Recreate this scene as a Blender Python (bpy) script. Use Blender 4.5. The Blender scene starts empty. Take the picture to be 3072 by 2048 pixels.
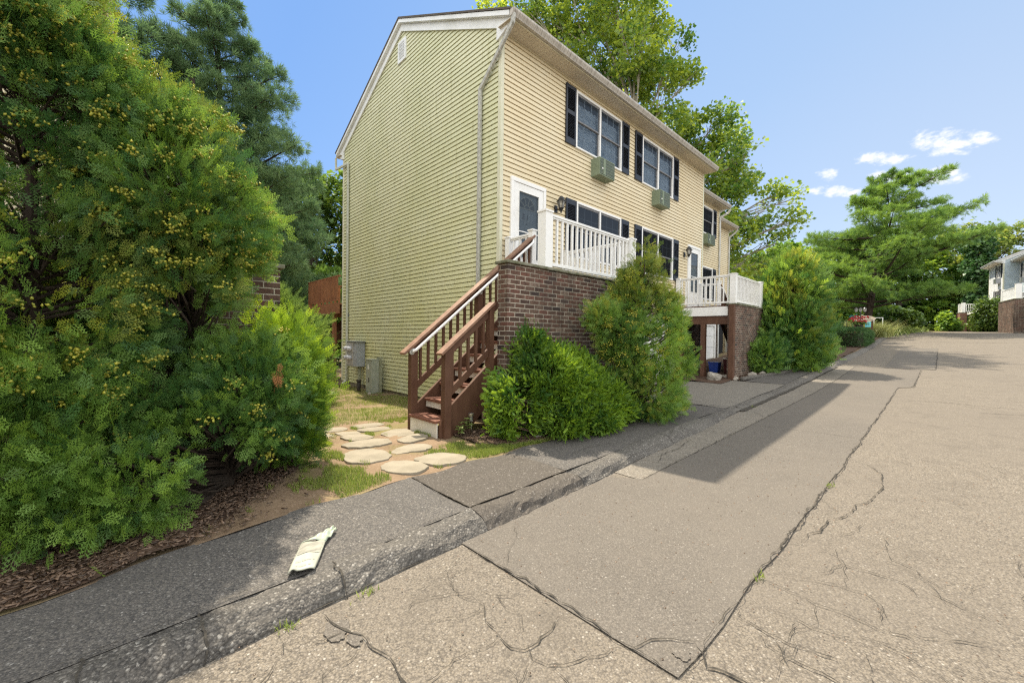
import bpy, math, random
import numpy as np
from mathutils import Matrix, Vector
random.seed(7)
rng = np.random.default_rng(11)
R = math.radians
S = bpy.context.scene
COL = S.collection

# ------------------------------------------------------------------ camera (lens height is z = 0)
cam_d = bpy.data.cameras.new("camera"); cam = bpy.data.objects.new("camera", cam_d); COL.objects.link(cam)
cr = Vector((0.7232238, -0.69050499, 0.01225548)); cu = Vector((-0.00162589, 0.01604334, 0.99986998)); cf = Vector((0.69061183, 0.72314969, -0.01048024))
cam.matrix_world = Matrix((( cr.x, cu.x, -cf.x, 0), (cr.y, cu.y, -cf.y, 0), (cr.z, cu.z, -cf.z, 0), (0, 0, 0, 1)))
cam_d.sensor_width = 36; cam_d.lens = 36 * 1231.53 / 3072; cam_d.clip_start = .05; cam_d.clip_end = 3000
S.camera = cam

# ------------------------------------------------------------------ sun, sky, exposure
SUN = Vector((.106, .466, .878)).normalized()
sd = bpy.data.lights.new("sun", 'SUN'); sd.energy = 4.6; sd.angle = R(.55); sd.color = (1, .89, .72)
so = bpy.data.objects.new("sun", sd); COL.objects.link(so); so.rotation_euler = SUN.to_track_quat('Z', 'Y').to_euler(); so.location = (0, 0, 60)
W = bpy.data.worlds.new("World"); S.world = W; W.use_nodes = True
nt = W.node_tree; nt.nodes.clear()
def wn(t, **k):
    n = nt.nodes.new(t)
    for a, b in k.items(): setattr(n, a, b)
    return n
def wm(op, a, b=None, c=None):
    n = wn('ShaderNodeMath', operation=op)
    for i, x in enumerate((a, b, c)):
        if x is None: continue
        if isinstance(x, (int, float)): n.inputs[i].default_value = x
        else: nt.links.new(x, n.inputs[i])
    return n.outputs[0]
sky = wn('ShaderNodeTexSky', sky_type='NISHITA', sun_disc=False, sun_elevation=R(61.4), sun_rotation=R(12.8), altitude=50, air_density=.85, dust_density=.05, ozone_density=2.6)
tc = wn('ShaderNodeTexCoord'); sep = wn('ShaderNodeSeparateXYZ'); nt.links.new(tc.outputs['Generated'], sep.inputs[0])
az = wm('ARCTAN2', sep.outputs[1], sep.outputs[0]); el = wm('ARCSINE', sep.outputs[2])
CLOUDS = []
def cdir(px, py):
    d = cf * 1231.5 + cr * (px - 1536) - cu * (py - 1024); d.normalize()
    return math.atan2(d.y, d.x), math.asin(d.z)
for x0, x1, y0, y1 in ((2741, 2925, 392, 462), (2890, 2985, 392, 430), (2545, 2727, 458, 494), (2600, 2760, 512, 545), (2760, 2900, 500, 552), (2424, 2590, 560, 590), (2455, 2522, 508, 543), (2850, 2900, 450, 462)):
    a0, e0 = cdir(x0, (y0 + y1) / 2); a1, e1 = cdir(x1, (y0 + y1) / 2)
    b0, f0 = cdir((x0 + x1) / 2, y1); b1, f1 = cdir((x0 + x1) / 2, y0)
    CLOUDS.append(((a0 + a1) / 2, (e0 + e1) / 2, abs(a0 - a1) / 2 + .002, abs(f1 - f0) / 2 + .002, (e1 - e0) / (a1 - a0)))
mx = None
for a, e, wa, we, sl in CLOUDS:
    da = wm('SUBTRACT', az, a)
    de = wm('SUBTRACT', wm('SUBTRACT', el, e), wm('MULTIPLY', da, sl))
    q = wm('ADD', wm('POWER', wm('DIVIDE', da, wa), 2), wm('POWER', wm('DIVIDE', de, we), 2))
    m = wm('SUBTRACT', 1, q); mx = m if mx is None else wm('MAXIMUM', mx, m)
noi = wn('ShaderNodeTexNoise'); noi.inputs['Scale'].default_value = 46; noi.inputs['Detail'].default_value = 7; noi.inputs['Roughness'].default_value = .62
mp = wn('ShaderNodeMapping'); mp.inputs['Scale'].default_value = (1, 1, 1.9); nt.links.new(tc.outputs['Generated'], mp.inputs[0]); nt.links.new(mp.outputs[0], noi.inputs['Vector'])
cv = wm('ADD', wm('MAXIMUM', mx, -1.2), wm('MULTIPLY', wm('SUBTRACT', noi.outputs[0], .5), 4.2))
rmp = wn('ShaderNodeMapRange', interpolation_type='SMOOTHSTEP'); rmp.inputs['From Min'].default_value = -.1; rmp.inputs['From Max'].default_value = 1.5
nt.links.new(cv, rmp.inputs['Value'])
mixc = wn('ShaderNodeMix', data_type='RGBA'); mixc.inputs[7].default_value = (4.3, 4.25, 4.2, 1)
hz_d = wn('ShaderNodeVectorMath', operation='DOT_PRODUCT'); nt.links.new(tc.outputs['Generated'], hz_d.inputs[0]); hz_d.inputs[1].default_value = (.84, -.30, -.45)
hr = wn('ShaderNodeValToRGB'); nt.links.new(wm('MULTIPLY_ADD', hz_d.outputs['Value'], .5, .5), hr.inputs[0])
for i_, (p_, c_) in enumerate(((.35, (.80, 1.55, 3.05)), (.56, (1.30, 2.02, 3.20)), (.72, (1.65, 2.30, 3.25)), (.92, (2.45, 2.80, 3.30)))):
    e_ = hr.color_ramp.elements[i_] if i_ < 2 else hr.color_ramp.elements.new(p_); e_.position = p_; e_.color = (*[q_ / 4 for q_ in c_], 1)
hs = wn('ShaderNodeVectorMath', operation='SCALE'); nt.links.new(hr.outputs[0], hs.inputs[0]); hs.inputs['Scale'].default_value = 4
skm = wn('ShaderNodeMix', data_type='RGBA'); skm.inputs[0].default_value = .82; nt.links.new(sky.outputs[0], skm.inputs[6]); nt.links.new(hs.outputs[0], skm.inputs[7])
nt.links.new(rmp.outputs[0], mixc.inputs[0]); nt.links.new(skm.outputs[2], mixc.inputs[6])
# unseen bright cloud bank added overhead and behind the photographer as fill, ragged edges
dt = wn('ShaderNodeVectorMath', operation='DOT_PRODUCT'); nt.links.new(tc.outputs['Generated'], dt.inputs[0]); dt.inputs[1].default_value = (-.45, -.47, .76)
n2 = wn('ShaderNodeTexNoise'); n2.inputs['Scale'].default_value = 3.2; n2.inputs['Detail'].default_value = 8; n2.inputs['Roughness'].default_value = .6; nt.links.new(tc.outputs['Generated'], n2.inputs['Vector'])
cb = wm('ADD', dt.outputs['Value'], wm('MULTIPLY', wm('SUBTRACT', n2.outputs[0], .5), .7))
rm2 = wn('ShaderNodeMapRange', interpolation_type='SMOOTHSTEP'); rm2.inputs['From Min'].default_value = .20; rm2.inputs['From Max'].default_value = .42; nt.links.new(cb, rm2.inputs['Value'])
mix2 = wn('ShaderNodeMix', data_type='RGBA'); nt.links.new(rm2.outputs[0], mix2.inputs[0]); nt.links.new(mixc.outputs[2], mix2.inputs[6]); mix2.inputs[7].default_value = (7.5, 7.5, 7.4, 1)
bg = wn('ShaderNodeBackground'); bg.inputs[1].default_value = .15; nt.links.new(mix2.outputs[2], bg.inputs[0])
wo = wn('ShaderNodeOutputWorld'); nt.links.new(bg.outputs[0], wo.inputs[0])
S.view_settings.view_transform = 'Standard'; S.view_settings.look = 'None'; S.view_settings.gamma = 1; S.view_settings.exposure = .9
S.cycles.max_bounces = 8; S.cycles.transparent_max_bounces = 12; S.cycles.use_denoising = False; S.cycles.filter_width = 1.25; S.cycles.sample_clamp_indirect = 6

# ------------------------------------------------------------------ materials
def newmat(name):
    m = bpy.data.materials.new(name); m.use_nodes = True; t = m.node_tree; t.nodes.clear()
    return m, t
class NB:
    def __init__(s, t): s.t = t
    def n(s, ty, **k):
        n = s.t.nodes.new(ty)
        for a, b in k.items(): setattr(n, a, b)
        return n
    def set(s, sock, v):
        if hasattr(v, 'is_linked') or hasattr(v, 'links'): s.t.links.new(v, sock)
        else: sock.default_value = v
    def math(s, op, a, b=0., c=0.):
        n = s.n('ShaderNodeMath', operation=op)
        for i, x in enumerate((a, b, c)): s.set(n.inputs[i], x)
        return n.outputs[0]
    def noise(s, vec, scale, detail=4, rough=.55, dist=0.):
        n = s.n('ShaderNodeTexNoise'); s.set(n.inputs['Vector'], vec); n.inputs['Scale'].default_value = scale
        n.inputs['Detail'].default_value = detail; n.inputs['Roughness'].default_value = rough; n.inputs['Distortion'].default_value = dist
        return n.outputs[0]
    def vor(s, vec, scale, feature='F1'):
        n = s.n('ShaderNodeTexVoronoi', feature=feature); s.set(n.inputs['Vector'], vec); n.inputs['Scale'].default_value = scale
        return n
    def ramp(s, fac, stops, interp='LINEAR'):
        n = s.n('ShaderNodeValToRGB'); e = n.color_ramp; e.interpolation = interp
        while len(e.elements) > 1: e.elements.remove(e.elements[-1])
        for i, (p, c) in enumerate(stops):
            el_ = e.elements[0] if i == 0 else e.elements.new(p)
            el_.position = p; el_.color = c if len(c) == 4 else (*c, 1)
        s.set(n.inputs[0], fac); return n.outputs[0]
    def rng(s, v, a, b, c=0., d=1.):
        n = s.n('ShaderNodeMapRange'); s.set(n.inputs[0], v)
        for i, x in enumerate((a, b, c, d)): n.inputs[i + 1].default_value = x
        return n.outputs[0]
    def mix(s, f, a, b, mode='MIX'):
        n = s.n('ShaderNodeMix', data_type='RGBA', blend_type=mode)
        s.set(n.inputs[0], f)
        for i, x in ((6, a), (7, b)):
            if isinstance(x, tuple) and len(x) == 3: x = (*x, 1)
            s.set(n.inputs[i], x)
        return n.outputs[2]
    def coord(s, kind='Object', scale=None):
        c = s.n('ShaderNodeTexCoord').outputs[kind]
        if scale:
            m = s.n('ShaderNodeMapping'); m.inputs['Scale'].default_value = scale; s.t.links.new(c, m.inputs[0]); c = m.outputs[0]
        return c
    def bump(s, h, strength=.3, dist=.01):
        n = s.n('ShaderNodeBump'); n.inputs['Strength'].default_value = strength; n.inputs['Distance'].default_value = dist
        s.set(n.inputs['Height'], h); return n.outputs[0]
    def out(s, col, rough=.7, normal=None, spec=.25, metal=0., extra=None):
        p = s.n('ShaderNodeBsdfPrincipled')
        if isinstance(col, tuple) and len(col) == 3: col = (*col, 1)
        s.set(p.inputs['Base Color'], col); s.set(p.inputs['Roughness'], rough)
        p.inputs['Specular IOR Level'].default_value = spec; p.inputs['Metallic'].default_value = metal
        if normal is not None: s.t.links.new(normal, p.inputs['Normal'])
        o = s.n('ShaderNodeOutputMaterial'); s.t.links.new(p.outputs[0], o.inputs[0]); return p
def M(name, c1, c2=None, scale=6, rough=.6, bump=0., bscale=60, spec=.25, metal=0., grain=None, thresh=(.35, .65)):
    m, t = newmat(name); b = NB(t); v = b.coord()
    if grain: v = b.coord(scale=grain)
    col = c1
    if c2: col = b.mix(b.rng(b.noise(v, scale, 6, .6), *thresh), c1, c2)
    nm = b.bump(b.noise(v, bscale, 4), bump, .01) if bump else None
    b.out(col, rough, nm, spec, metal); return m

MT = {}
MT['white_trim'] = M('white_vinyl', (.80, .80, .78), (.70, .69, .65), 3, .42, spec=.4, thresh=(.5, .8))
MT['rake_white'] = M('painted_rake_board', (.74, .76, .77), (.60, .62, .60), 2.2, .5, thresh=(.45, .8))
MT['cream_trim'] = M('cream_trim', (.60, .53, .38), (.50, .46, .33), 2, .5)
MT['corner_white'] = M('corner_post_vinyl', (.66, .64, .52), (.55, .56, .40), 1.6, .5)
MT['brown_stain'] = M('brown_stained_wood', (.120, .062, .038), (.085, .041, .025), 7, .6, .25, 90, grain=(1, 1, .35))
MT['deck_stain'] = M('lighter_deck_stain', (.27, .125, .062), (.19, .085, .042), 7, .65, .25, 90, grain=(1, 1, .35))  # brown stain in an evenly lighter tone, for the rear deck
MT['brown_rail'] = M('brown_rail_cap', (.25, .145, .095), (.165, .09, .058), 9, .55, .2, 70)
MT['tread_brown'] = M('worn_tread_paint', (.20, .088, .058), (.14, .058, .036), 12, .65, .2, 70)
MT['riser_white'] = M('cream_riser_paint', (.66, .62, .54), (.48, .42, .33), 9, .6, thresh=(.55, .8))
MT['shutter'] = M('navy_shutter', (.014, .018, .028), (.022, .026, .036), 12, .42, spec=.4)
MT['ac_green'] = M('sage_metal', (.22, .27, .19), (.17, .21, .14), 5, .5)
MT['ac_grille'] = M('dark_grille', (.075, .10, .085), (.12, .14, .10), 14, .55)
MT['ac_grey'] = M('grey_ac_sleeve', (.35, .36, .38), (.28, .29, .31), 5, .5)
MT['black_metal'] = M('black_lantern_metal', (.012, .012, .013), None, rough=.38, spec=.5)
MT['sash'] = M('grey_sash', (.20, .20, .205), (.15, .15, .155), 8, .5)
MT['muntin'] = M('pale_muntin', (.42, .47, .52), None, rough=.5)
MT['shingle'] = M('asphalt_shingle', (.075, .065, .055), (.12, .105, .09), 25, .9, .5, 120)
MT['gutter'] = M('weathered_gutter', (.50, .47, .42), (.20, .18, .155), 7, .55, grain=(6, 1, .5), thresh=(.42, .72))
MT['gutter_white'] = M('white_gutter', (.62, .62, .60), (.45, .45, .42), 6, .5)
MT['downspout'] = M('downspout_metal', (.42, .45, .37), (.52, .53, .47), 5, .45, spec=.4)
MT['galv'] = M('lichen_downspout', (.50, .50, .46), (.28, .28, .25), 22, .55, spec=.4)
MT['concrete'] = M('foundation_concrete', (.30, .27, .20), (.17, .15, .10), 3, .9, .4, 30)
MT['cap_stone'] = M('mossy_bluestone_cap', (.25, .24, .19), (.11, .115, .065), 7, .9, .6, 40)
MT['meter'] = M('painted_meter_steel', (.34, .37, .40), (.25, .27, .29), 6, .45, spec=.4)
MT['meter_front'] = M('weathered_meter_steel', (.44, .44, .42), (.33, .32, .30), 9, .5, spec=.4)
MT['meter_glass'] = M('meter_glass', (.52, .53, .55), (.34, .35, .38), 30, .15, spec=.6)
MT['pedestal'] = M('green_grey_pedestal', (.28, .31, .25), (.36, .38, .32), 8, .5)
MT['pipe_dark'] = M('dark_pipe', (.035, .03, .025), (.06, .05, .04), 8, .6)
MT['conduit'] = M('conduit_paint', (.30, .31, .22), (.22, .23, .15), 6, .5)
MT['flag'] = M('sandstone_flag', (.285, .25, .19), (.20, .175, .13), 3, .85, .3, 50)
MT['rock'] = M('pale_fieldstone', (.38, .35, .30), (.22, .20, .17), 6, .9, .6, 14)
MT['steel'] = M('brushed_steel', (.52, .46, .36), (.40, .35, .27), 14, .3, spec=.5, metal=.8)
MT['solar'] = M('solar_cell', (.03, .035, .05), None, rough=.15, spec=.6)
MT['bag'] = M('pale_green_bag', (.31, .37, .27), (.37, .40, .32), 10, .25, .3, 22, spec=.5)
MT['paper'] = M('newsprint', (.37, .38, .31), (.33, .33, .27), 8, .5, .15, 18)
MT['print'] = M('newsprint_photo', (.17, .165, .14), (.31, .30, .25), 7, .5, grain=(1, 3.5, 1), thresh=(.36, .6))
MT['ink'] = M('pale_ink', (.25, .25, .23), None, rough=.6)
MT['blue'] = M('blue_plastic', (.012, .045, .26), (.01, .035, .2), 5, .35, spec=.5)
MT['red_bin'] = M('dark_red_plastic', (.06, .012, .012), (.04, .01, .01), 5, .4)
MT['inner_door'] = M('blue_grey_door', (.24, .28, .31), (.20, .235, .265), 9, .5)
MT['fan'] = M('fanlight_trim', (.46, .45, .36), None, rough=.5)
MT['ink_black'] = M('black_numerals', (.012, .012, .012), None, rough=.5)
MT['dark'] = M('dark_room', (.012, .013, .015), None, rough=.9)
MT['bark_dark'] = M('dark_bark', (.060, .045, .034), (.030, .022, .016), 14, .95, .8, 25, grain=(1, 1, .25))
MT['bark_pale'] = M('sycamore_bark', (.36, .33, .26), (.16, .14, .10), 5, .9, .4, 14)
MT['twig'] = M('dry_twig', (.15, .10, .07), (.085, .055, .04), 20, .9)
MT['trunk_grey'] = M('grey_trunk', (.10, .085, .07), (.055, .045, .035), 12, .95, .6, 20)
MT['sign'] = M('cream_sign_paint', (.68, .58, .44), (.60, .51, .38), 5, .5)
MT['sign_green'] = M('sign_lettering', (.10, .12, .10), None, rough=.6)
MT['teal'] = M('teal_paint', (.02, .13, .11), (.03, .2, .16), 4, .5)
MT['turq'] = M('turquoise_board', (.14, .50, .55), (.2, .58, .6), 4, .5)
MT['pot'] = M('dark_resin_pot', (.035, .028, .026), (.05, .04, .036), 9, .5)
MT['soffit'] = None
MT['dryleaf'] = M('dry_leaf', (.30, .14, .05), (.20, .09, .03), 8, .8)
MT['blind'] = M('bamboo_blind', (.45, .32, .10), (.32, .20, .06), 60, .8, grain=(.2, .2, 1))

def siding_mat(name, base, alt, algae=None):
    m, t = newmat(name); b = NB(t); v = b.coord(); g = b.coord('Object', (.25, .25, 9.85))
    col = b.mix(b.rng(b.noise(v, .55, 4), .38, .62), base, alt)
    # each vinyl strip weathers a little differently
    col = b.mix(b.math('MULTIPLY', b.rng(b.noise(g, 1., 2), .35, .65), .35), col, tuple(x * .86 for x in alt))
    if algae:
        sx = b.n('ShaderNodeSeparateXYZ'); t.links.new(v, sx.inputs[0])
        low = b.rng(sx.outputs[2], 7.5, -.2, 0, .95)
        f = b.math('MULTIPLY', b.rng(b.noise(b.coord('Object', (1, .6, 1.5)), .9, 6, .65), .25, .72), low)
        col = b.mix(f, col, algae)
        drip = b.rng(b.noise(b.coord('Object', (3, 3, .35)), 3.2, 4), .56, .74)
        col = b.mix(b.math('MULTIPLY', drip, .45), col, tuple(x * .62 for x in algae))
        wash = b.rng(b.noise(b.coord('Object', (1, 2.2, 1)), 3.1, 3), .66, .74)
        col = b.mix(b.math('MULTIPLY', wash, .5), col, (.52, .54, .44))
    b.out(col, .55, b.bump(b.noise(b.coord('Object', (2, 2, 14)), 12, 3), .12, .004), .25); return m
MT['siding_front'] = siding_mat('cream_siding', (.715, .635, .455), (.68, .58, .385))
MT['siding_gable'] = siding_mat('algae_siding', (.645, .645, .46), (.58, .59, .39), (.53, .515, .22))
MT['siding_white'] = siding_mat('white_siding', (.70, .72, .72), (.66, .68, .70))
MT['siding_shaded'] = siding_mat('shaded_white_siding', (.48, .56, .60), (.43, .51, .56))  # same white siding, with the bluish shade put into its colour

def soffit_mat():
    m, t = newmat('vented_soffit'); b = NB(t); v = b.coord(); sx = b.n('ShaderNodeSeparateXYZ'); t.links.new(v, sx.inputs[0])
    line = b.math('LESS_THAN', b.math('FRACT', b.math('DIVIDE', sx.outputs[0], .10)), .09)
    col = b.mix(b.rng(b.noise(v, 2, 5), .3, .7), (.60, .54, .44), (.52, .46, .37)); col = b.mix(b.math('MULTIPLY', line, .55), col, (.25, .21, .16))
    b.out(col, .6); return m
MT['soffit'] = soffit_mat()

def brick_mat(name, stops, mortar=(.46, .42, .34), stain=.55):
    m, t = newmat(name); b = NB(t); v = b.coord(); sx = b.n('ShaderNodeSeparateXYZ'); t.links.new(v, sx.inputs[0])
    bw, bh, mo = .206, .0677, .0055
    u = b.math('ADD', sx.outputs[0], sx.outputs[1]); z = sx.outputs[2]
    wob = b.math('MULTIPLY', b.math('SUBTRACT', b.noise(v, 9, 3), .5), .012)
    u = b.math('ADD', u, wob); z = b.math('ADD', z, b.math('MULTIPLY', wob, .7))
    row = b.math('FLOOR', b.math('DIVIDE', z, bh)); uu = b.math('ADD', b.math('DIVIDE', u, bw), b.math('MULTIPLY', b.math('FLOORED_MODULO', row, 2.), .5))
    cell = b.math('FLOOR', uu)
    cx = b.n('ShaderNodeCombineXYZ'); b.set(cx.inputs[0], cell); b.set(cx.inputs[1], row)
    wn_ = b.n('ShaderNodeTexWhiteNoise', noise_dimensions='2D'); t.links.new(cx.outputs[0], wn_.inputs[0])
    fu = b.math('FRACT', uu); fz = b.math('FRACT', b.math('DIVIDE', z, bh))
    eu = b.math('MULTIPLY', b.math('MINIMUM', fu, b.math('SUBTRACT', 1., fu)), bw); ez = b.math('MULTIPLY', b.math('MINIMUM', fz, b.math('SUBTRACT', 1., fz)), bh)
    e = b.math('MINIMUM', eu, ez); mk = b.rng(e, mo * .55, mo * 1.35, 1, 0)
    col = b.ramp(wn_.outputs[0], stops)
    col = b.mix(b.rng(b.noise(v, 26, 5, .7), .4, .75), col, tuple(x * .55 for x in stops[1][1][:3]))
    eff = b.math('MULTIPLY', b.rng(b.noise(v, 5, 6, .75), .60, .74), .62); col = b.mix(eff, col, (.34, .29, .235))
    col = b.mix(mk, col, b.mix(b.rng(b.noise(v, 3, 4), .35, .65), mortar, tuple(x * .45 for x in mortar)))
    st = b.math('MULTIPLY', b.rng(b.noise(b.coord('Object', (1.6, 1.6, .28)), 1.7, 6, .65), .50, .66), stain); col = b.mix(st, col, (.032, .028, .024))
    h = b.math('ADD', b.math('MULTIPLY', mk, -1.), b.math('MULTIPLY', b.noise(v, 60, 3), .35))
    b.out(col, .92, b.bump(h, .7, .006), .15); return m
BR = [(0, (.028, .026, .028)), (.14, (.095, .058, .044)), (.35, (.135, .078, .058)), (.55, (.120, .082, .062)), (.72, (.165, .078, .058)), (.84, (.060, .046, .042)), (.92, (.175, .125, .098)), (1, (.27, .21, .165))]
MT['brick'] = brick_mat('clinker_brick', BR)
MT['brick_red'] = brick_mat('red_brick', [(0, (.20, .10, .075)), (.5, (.30, .15, .11)), (1, (.25, .12, .09))], (.40, .34, .28), .25)

def asphalt(name, ramp, vscale, gap, big, bumpd=.006, stain=.35, fine=1.):
    m, t = newmat(name); b = NB(t); v = b.coord('Object')
    vo = b.vor(v, vscale); sp = b.n('ShaderNodeSeparateColor'); t.links.new(vo.outputs['Color'], sp.inputs[0])
    col = b.ramp(sp.outputs[0], ramp)
    v2 = b.vor(v, vscale * 2.3); s2 = b.n('ShaderNodeSeparateColor'); t.links.new(v2.outputs['Color'], s2.inputs[0])
    col = b.mix(.38, col, b.ramp(s2.outputs[1], ramp))
    g = b.rng(vo.outputs['Distance'], .42, .75, 0, 1); col = b.mix(b.math('MULTIPLY', g, .5), col, gap)
    col = b.mix(b.math('MULTIPLY', b.rng(b.noise(v, .55, 6, .6), .38, .68), stain), col, big)
    col = b.mix(b.math('MULTIPLY', b.rng(b.noise(v, 3.3, 5, .65), .52, .75), stain * .7), col, tuple(x * .6 for x in big))
    h = b.math('ADD', b.math('MULTIPLY', vo.outputs['Distance'], -1.), b.math('MULTIPLY', b.noise(v, 7, 5), .8))
    b.out(col, .9, b.bump(h, .55, bumpd), .2); return m
MT['road'] = asphalt('worn_road_asphalt', [(0, (.050, .046, .042)), (.25, (.145, .126, .103)), (.6, (.215, .185, .144)), (.85, (.185, .163, .136)), (.975, (.27, .24, .20)), (1, (.46, .43, .38))], 96, (.04, .035, .03), (.135, .118, .098), .008, .62)
MT['patch'] = asphalt('trench_patch_asphalt', [(0, (.085, .078, .070)), (.5, (.125, .112, .096)), (.9, (.16, .142, .12)), (.985, (.21, .19, .165)), (1, (.38, .36, .32))], 120, (.05, .044, .038), (.15, .132, .11), .003, .45)
MT['strip'] = asphalt('cracked_gutter_asphalt', [(0, (.13, .12, .105)), (.5, (.21, .185, .15)), (.9, (.25, .22, .18)), (1, (.42, .39, .34))], 70, (.05, .045, .04), (.12, .11, .095), .005, .5)
MT['walk'] = asphalt('sidewalk_asphalt', [(0, (.045, .044, .044)), (.4, (.098, .092, .086)), (.75, (.145, .132, .116)), (.955, (.18, .165, .145)), (1, (.36, .345, .32))], 95, (.035, .034, .034), (.085, .08, .075), .008, .5)
MT['walkpatch'] = asphalt('dark_walk_patch', [(0, (.058, .052, .046)), (.6, (.094, .083, .07)), (.95, (.125, .11, .094)), (1, (.36, .34, .31))], 90, (.035, .031, .027), (.075, .066, .057), .005, .4)
MT['kerb'] = asphalt('kerb_asphalt', [(0, (.045, .043, .041)), (.5, (.092, .086, .078)), (.9, (.155, .142, .125)), (1, (.40, .38, .34))], 70, (.03, .028, .026), (.20, .185, .16), .014, .5)
MT['drive'] = asphalt('driveway_asphalt', [(0, (.11, .105, .095)), (.5, (.18, .165, .14)), (.9, (.22, .20, .17)), (1, (.42, .39, .35))], 70, (.06, .055, .05), (.14, .13, .11), .004, .35)
MT['kerbstone'] = M('kerb_concrete', (.30, .26, .20), (.18, .15, .12), 5, .9, .4, 40)
MT['crack'] = M('dark_crack', (.032, .029, .025), (.07, .062, .05), 30, .95)  # plain dark tone for cracks and joints
MT['gravel'] = M('gravel_verge', (.36, .32, .25), (.25, .22, .16), 3, .95, .5, 60)
def soil_mat():
    m, t = newmat('sandy_lawn_soil'); b = NB(t); v = b.coord()
    col = b.mix(b.rng(b.noise(v, 2.3, 6, .65), .35, .65), (.225, .160, .105), (.155, .108, .068))
    col = b.mix(b.rng(b.noise(v, 40, 4), .5, .75), col, (.27, .20, .14))
    col = b.mix(b.math('MULTIPLY', b.rng(b.noise(v, .9, 5, .6), .46, .60), .55), col, (.16, .17, .05))
    b.out(col, .95, b.bump(b.noise(v, 45, 5, .7), .6, .012), .1); return m
MT['soil'] = soil_mat()
MT['mulch'] = M('bark_mulch', (.105, .066, .044), (.048, .030, .021), 38, .95, .9, 55, grain=(1, 1.7, 1))
MT['far_ground'] = M('far_turf', (.11, .14, .045), (.16, .15, .07), .5, .95)

def leaf_mat(name, dark, light, trans=.35, tcol=None, gloss=.06, grough=.4):
    m, t = newmat(name); b = NB(t)
    at = b.n('ShaderNodeAttribute', attribute_name='tint')
    col = b.mix(at.outputs['Fac'], dark, light)
    tc_ = b.mix(at.outputs['Fac'], tuple(x * 1.25 for x in dark), tcol or tuple(x * 1.5 for x in light))
    d = b.n('ShaderNodeBsdfDiffuse'); b.set(d.inputs[0], col)
    tr = b.n('ShaderNodeBsdfTranslucent'); b.set(tr.inputs[0], tc_)
    g = b.n('ShaderNodeBsdfGlossy'); g.inputs['Roughness'].default_value = grough; g.inputs[0].default_value = (.9, .95, .9, 1)
    a = b.n('ShaderNodeMixShader'); a.inputs[0].default_value = trans; t.links.new(d.outputs[0], a.inputs[1]); t.links.new(tr.outputs[0], a.inputs[2])
    c = b.n('ShaderNodeMixShader'); c.inputs[0].default_value = gloss; t.links.new(a.outputs[0], c.inputs[1]); t.links.new(g.outputs[0], c.inputs[2])
    o = b.n('ShaderNodeOutputMaterial'); t.links.new(c.outputs[0], o.inputs[0]); return m
MT['arbor'] = leaf_mat('arborvitae_spray', (.045, .125, .026), (.23, .375, .058), .42, (.40, .56, .05), .025, .6)
MT['arbor_y'] = leaf_mat('gold_tipped_spray', (.09, .155, .022), (.36, .39, .055), .42, (.52, .54, .04), .025, .6)
MT['cone'] = leaf_mat('seed_cone', (.26, .27, .03), (.46, .43, .05), .15, None, .05)
MT['yew'] = leaf_mat('yew_needles', (.035, .105, .012), (.26, .42, .030), .42, (.45, .60, .03), .025, .6)
MT['mound'] = leaf_mat('juniper_needles', (.08, .145, .030), (.27, .37, .065), .35, None, .03, .6)
MT['box'] = leaf_mat('boxhedge_leaf', (.018, .060, .018), (.07, .145, .025), .25, None, .03, .6)
MT['syc'] = leaf_mat('sycamore_leaf', (.070, .165, .024), (.25, .38, .048), .52, (.68, .74, .06), .05, .5)
MT['pine'] = leaf_mat('white_pine_needles', (.06, .145, .030), (.25, .40, .075), .4, (.42, .58, .07), .03, .6)
MT['pine_dk'] = leaf_mat('spruce_needles', (.055, .125, .055), (.16, .25, .095), .35, None, .03, .6)
MT['dkleaf'] = leaf_mat('maple_leaf', (.034, .095, .024), (.125, .22, .042), .4, (.3, .42, .04), .04, .5)
MT['wood'] = leaf_mat('woodland_leaf', (.06, .155, .022), (.22, .35, .05), .45, (.42, .56, .05), .03, .6)
MT['locust'] = leaf_mat('locust_leaf', (.10, .165, .035), (.30, .36, .08), .45, (.5, .54, .08), .03, .6)
MT['ivy'] = leaf_mat('vine_leaf', (.022, .088, .024), (.10, .20, .045), .35, None, .06, .5)
MT['shrub'] = leaf_mat('shrub_leaf', (.040, .095, .016), (.13, .20, .03), .3, (.22, .3, .03), .05)
MT['ograss'] = leaf_mat('pampas_blade', (.16, .19, .055), (.36, .37, .14), .35, None, .05)
MT['cover'] = leaf_mat('groundcover_leaf', (.10, .17, .03), (.24, .28, .07), .35, None, .04)
MT['lawn'] = leaf_mat('lawn_blade', (.10, .165, .024), (.27, .31, .060), .4, None, .03, .6)
MT['variegated'] = leaf_mat('variegated_leaf', (.07, .16, .03), (.30, .36, .10), .35, None, .08)
MT['petal'] = leaf_mat('red_petal', (.30, .01, .02), (.55, .03, .04), .3, None, .05)
MT['chip'] = leaf_mat('mulch_chip', (.045, .027, .018), (.19, .125, .085), 0., None, .03)

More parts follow.
